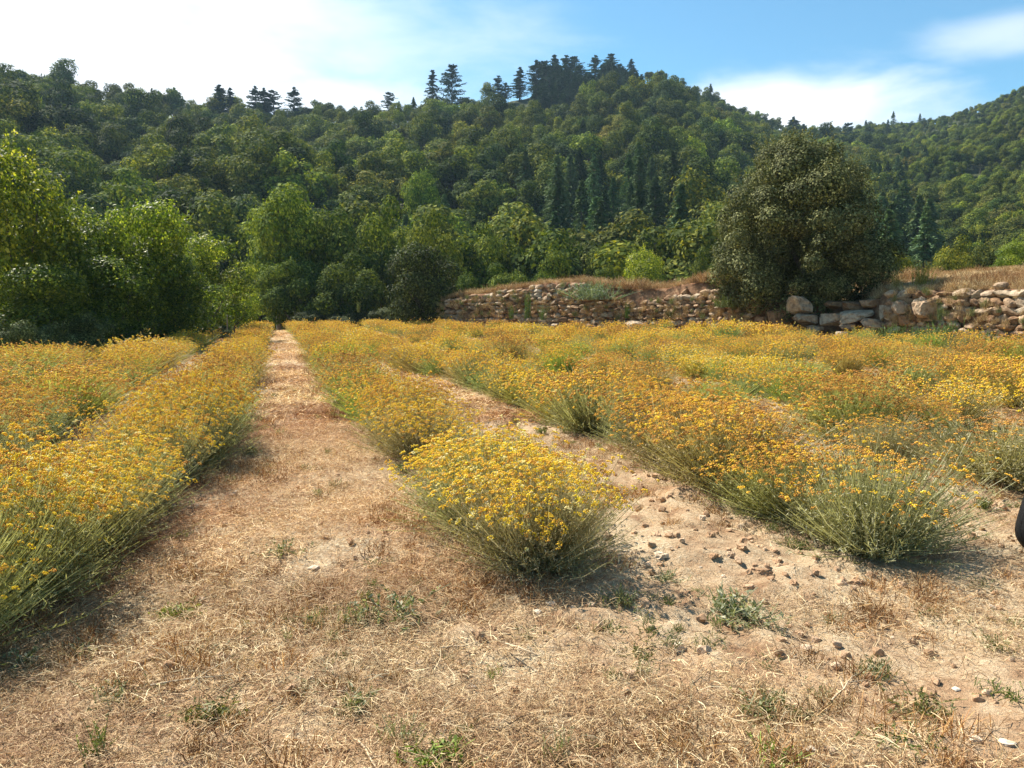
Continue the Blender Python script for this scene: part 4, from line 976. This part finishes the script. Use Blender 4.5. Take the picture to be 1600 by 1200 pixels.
# lone dry stems and fallen twigs
def twig_mesh(seed, L):
    rg = np.random.default_rng(seed); p = [np.zeros(3)]; d = np.array([1, 0, .02])
    for _ in range(5): d = norm((d + rg.normal(0, .18, 3) * [1, 1, .3])[None])[0]; p.append(p[-1] + d * L / 5)
    parts = [tube(p, [.0045, .004, .0035, .003, .002, .001], 5)]
    for j in (2, 3):
        q = p[j]; dd = norm((d + rg.normal(0, .7, 3) * [1, 1, .4])[None])[0]; dd[2] = abs(dd[2]); parts.append(tube([q, q + dd * L * .15, q + dd * L * .27], [.003, .002, .001], 4))
    V, Fc, r = merge(parts); V[:, 2] = np.maximum(V[:, 2], -.005) + .02; return mk_mesh('twig%d' % seed, V, Fc, PALE_TW, r + .4)
PALE_TW = plain('dry_twig', (.74, .58, .38), .9)
for i, (px, py, L, rz, lab) in enumerate([(235, 1075, .45, .5, 'long pale bent twig lying left on the foreground'), (225, 925, .42, 1.5, 'forked dry twig at the edge of the left row shade'), (150, 965, .55, -.3, 'pale dry stalk below the left row bushes'), (690, 1010, .28, .3, 'thin curved straw stalk on bare soil before the central bush'),
        (1300, 1090, .35, .9, 'thin dry stalk in the right foreground'), (70, 1060, .5, .4, 'dry stalk near the left edge of the foreground'), (790, 1010, .2, -.8, 'short straight straw pointing at the central bush'), (390, 960, .3, -.6, 'curved dry stalk on the near end of the path'), (560, 1150, .35, -1.0, 'dry stalk near the bottom, left of centre')]):
    x, y = gpoint(px, py); o = obj('dry_twig', twig_mesh(900 + i, L), None, (x, y, float(GZ(x, y)) + .015), rz); o['tint'] = [1, 1, 1]; tag(o, lab, 'twig', 'fallen twigs and stalks')

# ------------------------------------------------------------------ plants on and before the wall
RG = np.random.default_rng(321)
n = 7500; s_ = RG.uniform(0, WS[-1], n); back = .2 + 12 * RG.random(n) ** 1.5; x, y, _, g, px_ = wall_at(s_)
sl2 = np.interp(px_, [1180, 1290, 1340, 1400], [.25, 1.2, 1.6, .25]) * .8
keep = ~((px_ > 1185) & (px_ < 1370) & (back < 3)); s_, back, x, y, px_, sl2 = s_[keep], back[keep], x[keep], y[keep], px_[keep], sl2[keep]; n = len(s_)
P = np.stack([x + .30 * (back + sl2), y + .95 * (back + sl2), terrace_z(s_, back) - .05], 1)
tag(stuff_instances('bank_dry_grass', TUFL + DRYH, P, RG.uniform(0, 6.28, n), np.clip((.5 + 1.3 * vnoise(P[:, 0] / 1.4, P[:, 1] / 1.4, 7)) * RG.uniform(.45, 1.3, n), .38, 1.1), tint_straw(P[:, 0], P[:, 1], n) * np.array([[1.15, 1.2, 1.15]])), 'dry golden grass covering the bank above the stone wall', 'grass')
# weeds clinging to the wall face and along its foot
n = 800; s_ = RG.uniform(0, WS[-1], n); x, y, zt, g, px_ = wall_at(s_); g0 = G(x, y); f = RG.random(n); keep = ~((px_ > 1185) & (px_ < 1380) & (f > .2)); 
P = np.stack([x - .1 - .45 * (f < .35), y - .28 - .5 * (f < .35), np.where(f < .35, g0, g0 + (zt - g0) * f)], 1)[keep]; n = len(P)
tag(stuff_instances('wall_face_weeds', DRYH + WTALL[:1], P, RG.uniform(0, 6.28, n), RG.uniform(.2, .55, n), RG.uniform(.8, 1.15, (n, 1)) * np.array([[1, .92, .72]])), 'dry weeds clinging to the stone wall and growing along its foot', 'weeds')
WP = [(930, 468, 60, 34, 36.4, (.95, 1.05, 1.25), 'silvery grey bush sprouting from the top of the wall', 'bush'), (825, 497, 18, 45, 38.8, (.5, .7, .3), 'tall slim green weed against the left wall', 'weed'),
      (800, 498, 14, 22, 39.4, (.6, .75, .4), 'short green weed left of the tall slim one', 'weed'), (848, 500, 16, 26, 38, (.6, .75, .4), 'leafy green weed right of the tall slim one', 'weed'), (980, 497, 12, 26, 35.2, (.5, .75, .25), 'bright green weed in the middle wall', 'weed'),
      (1135, 480, 30, 26, 31.6, (.6, .65, .4), 'dull green shrublet between middle wall and holm oak', 'shrub'), (1390, 528, 44, 26, 25.2, (.6, .75, .45), 'leftmost green shrublet at the right wall foot', 'shrub'), (1430, 532, 50, 26, 24.6, (.55, .7, .4), 'low green shrublet just right of the leftmost at the wall foot', 'shrub'),
      (1475, 538, 60, 36, 23.8, (.6, .75, .45), 'tallest green shrublet at the right wall foot', 'shrub'), (1530, 540, 50, 24, 23, (.6, .75, .45), 'low spreading green plant at the right wall foot', 'shrub'), (1580, 542, 50, 22, 22.2, (.65, .7, .45), 'rightmost low green plant at the wall foot', 'shrub'),
      (1468, 500, 14, 30, 24.9, (.6, .7, .4), 'slender green weed climbing the right wall', 'weed'), (660, 525, 44, 14, 33, (.55, .7, .45), 'green weed patch among the far flowers, left', 'weed'), (830, 530, 26, 14, 31, (.55, .7, .45), 'green weed patch among the far flowers, middle', 'weed'),
      (905, 528, 22, 16, 30, (.6, .7, .45), 'green weed patch among the far flowers, right', 'weed'), (560, 488, 8, 20, 47, (.8, .8, .6), 'thin weed rising over the far bushes', 'weed'), (1440, 450, 46, 46, 27.6, (1.6, 1.25, .6), 'tall yellowish dry plant on the bank beside the holm oak', 'plant'),
      (1400, 452, 24, 30, 27.8, (1.6, 1.2, .7), 'dry straw plant above the collapsed gap', 'plant')]
for i, (px, py, w, h, Y, t, lab, cat) in enumerate(WP):
    p = unproj(px, py, Y); sw = w / F * Y / .75; sh = h / F * Y / .62
    if py > 500 : p[2] = float(G(p[0], Y))
    lowb = w > h * 1.3 and cat in ('shrub', 'weed')
    if lowb: sw *= .62; sh *= 1.15
    if cat == 'shrub' and px > 1380: sw *= 1.25; sh *= 1.35
    o = obj('wild_plant', (SHRUBLET if cat == 'shrub' or lowb or cat == 'bush' else WTALL)[i % 3], None, p, random.uniform(0, 6), (sw, sw, sh)); o['tint'] = list(t); tag(o, lab, cat, None)
# fence stakes at the left edge
for px, py, h, Y, tilt, lab in ((172, 545, 16, 20.0, 1.1, 'grey weathered stake leaning over behind the left rows'), (355, 512, 22, 36, .05, 'thin upright stake near the far left row end')):
    p = unproj(px, py, Y); V, Fc, r = tube([(0, 0, -.25), (0, 0, .3), (0, 0, .6)], [.028, .026, .024], 8)
    cap = np.array([[16, 17, 18, 19], [16, 19, 20, 23], [20, 21, 22, 23]])
    o = obj('fence_stake', mk_mesh('fence_stake', V, np.concatenate([Fc, cap]), M_WOOD, smooth=False), None, p); o.rotation_euler = (0, tilt, 0); tag(o, lab, 'stake')

# black bag standing at the right edge
def bag():
    x, y = gpoint(1668, 872)
    z = float(GZ(x, y)); e = obj('black_bag', None, None, (x, y, z), 0); tag(e, 'black rounded bag cut off by the right edge beside the bushes', 'bag')
    def blob(name, sx, sy, sz, cz, cy=0):
        bm = bmesh.new(); bmesh.ops.create_icosphere(bm, subdivisions=4, radius=1)
        for v in bm.verts:
            c_ = v.co; q = lambda t, p: math.copysign(abs(t) ** p, t)
            k = 1 + .03 * math.sin(c_.z * 6 + c_.x * 3)
            v.co = (q(c_.x, .75) * sx * k * (1 - .12 * c_.z), q(c_.y, .8) * sy * k + cy, cz + q(c_.z, .8) * sz)
        me = bpy.data.meshes.new(name); bm.to_mesh(me); bm.free(); me.polygons.foreach_set('use_smooth', np.ones(len(me.polygons), bool)); me.materials.append(M_BLACK); return obj(name, me, e)
    blob('body', .31, .17, .27, .26); blob('front_pocket', .22, .08, .16, .19, -.16)
    V, Fc, r = tube([(-.07, 0, .5), (-.06, 0, .57), (0, 0, .60), (.06, 0, .57), (.07, 0, .5)], [.012] * 5, 8); obj('handle', mk_mesh('bag_handle', V, Fc, M_BLACK, smooth=True), e)
bag()
write_labels()
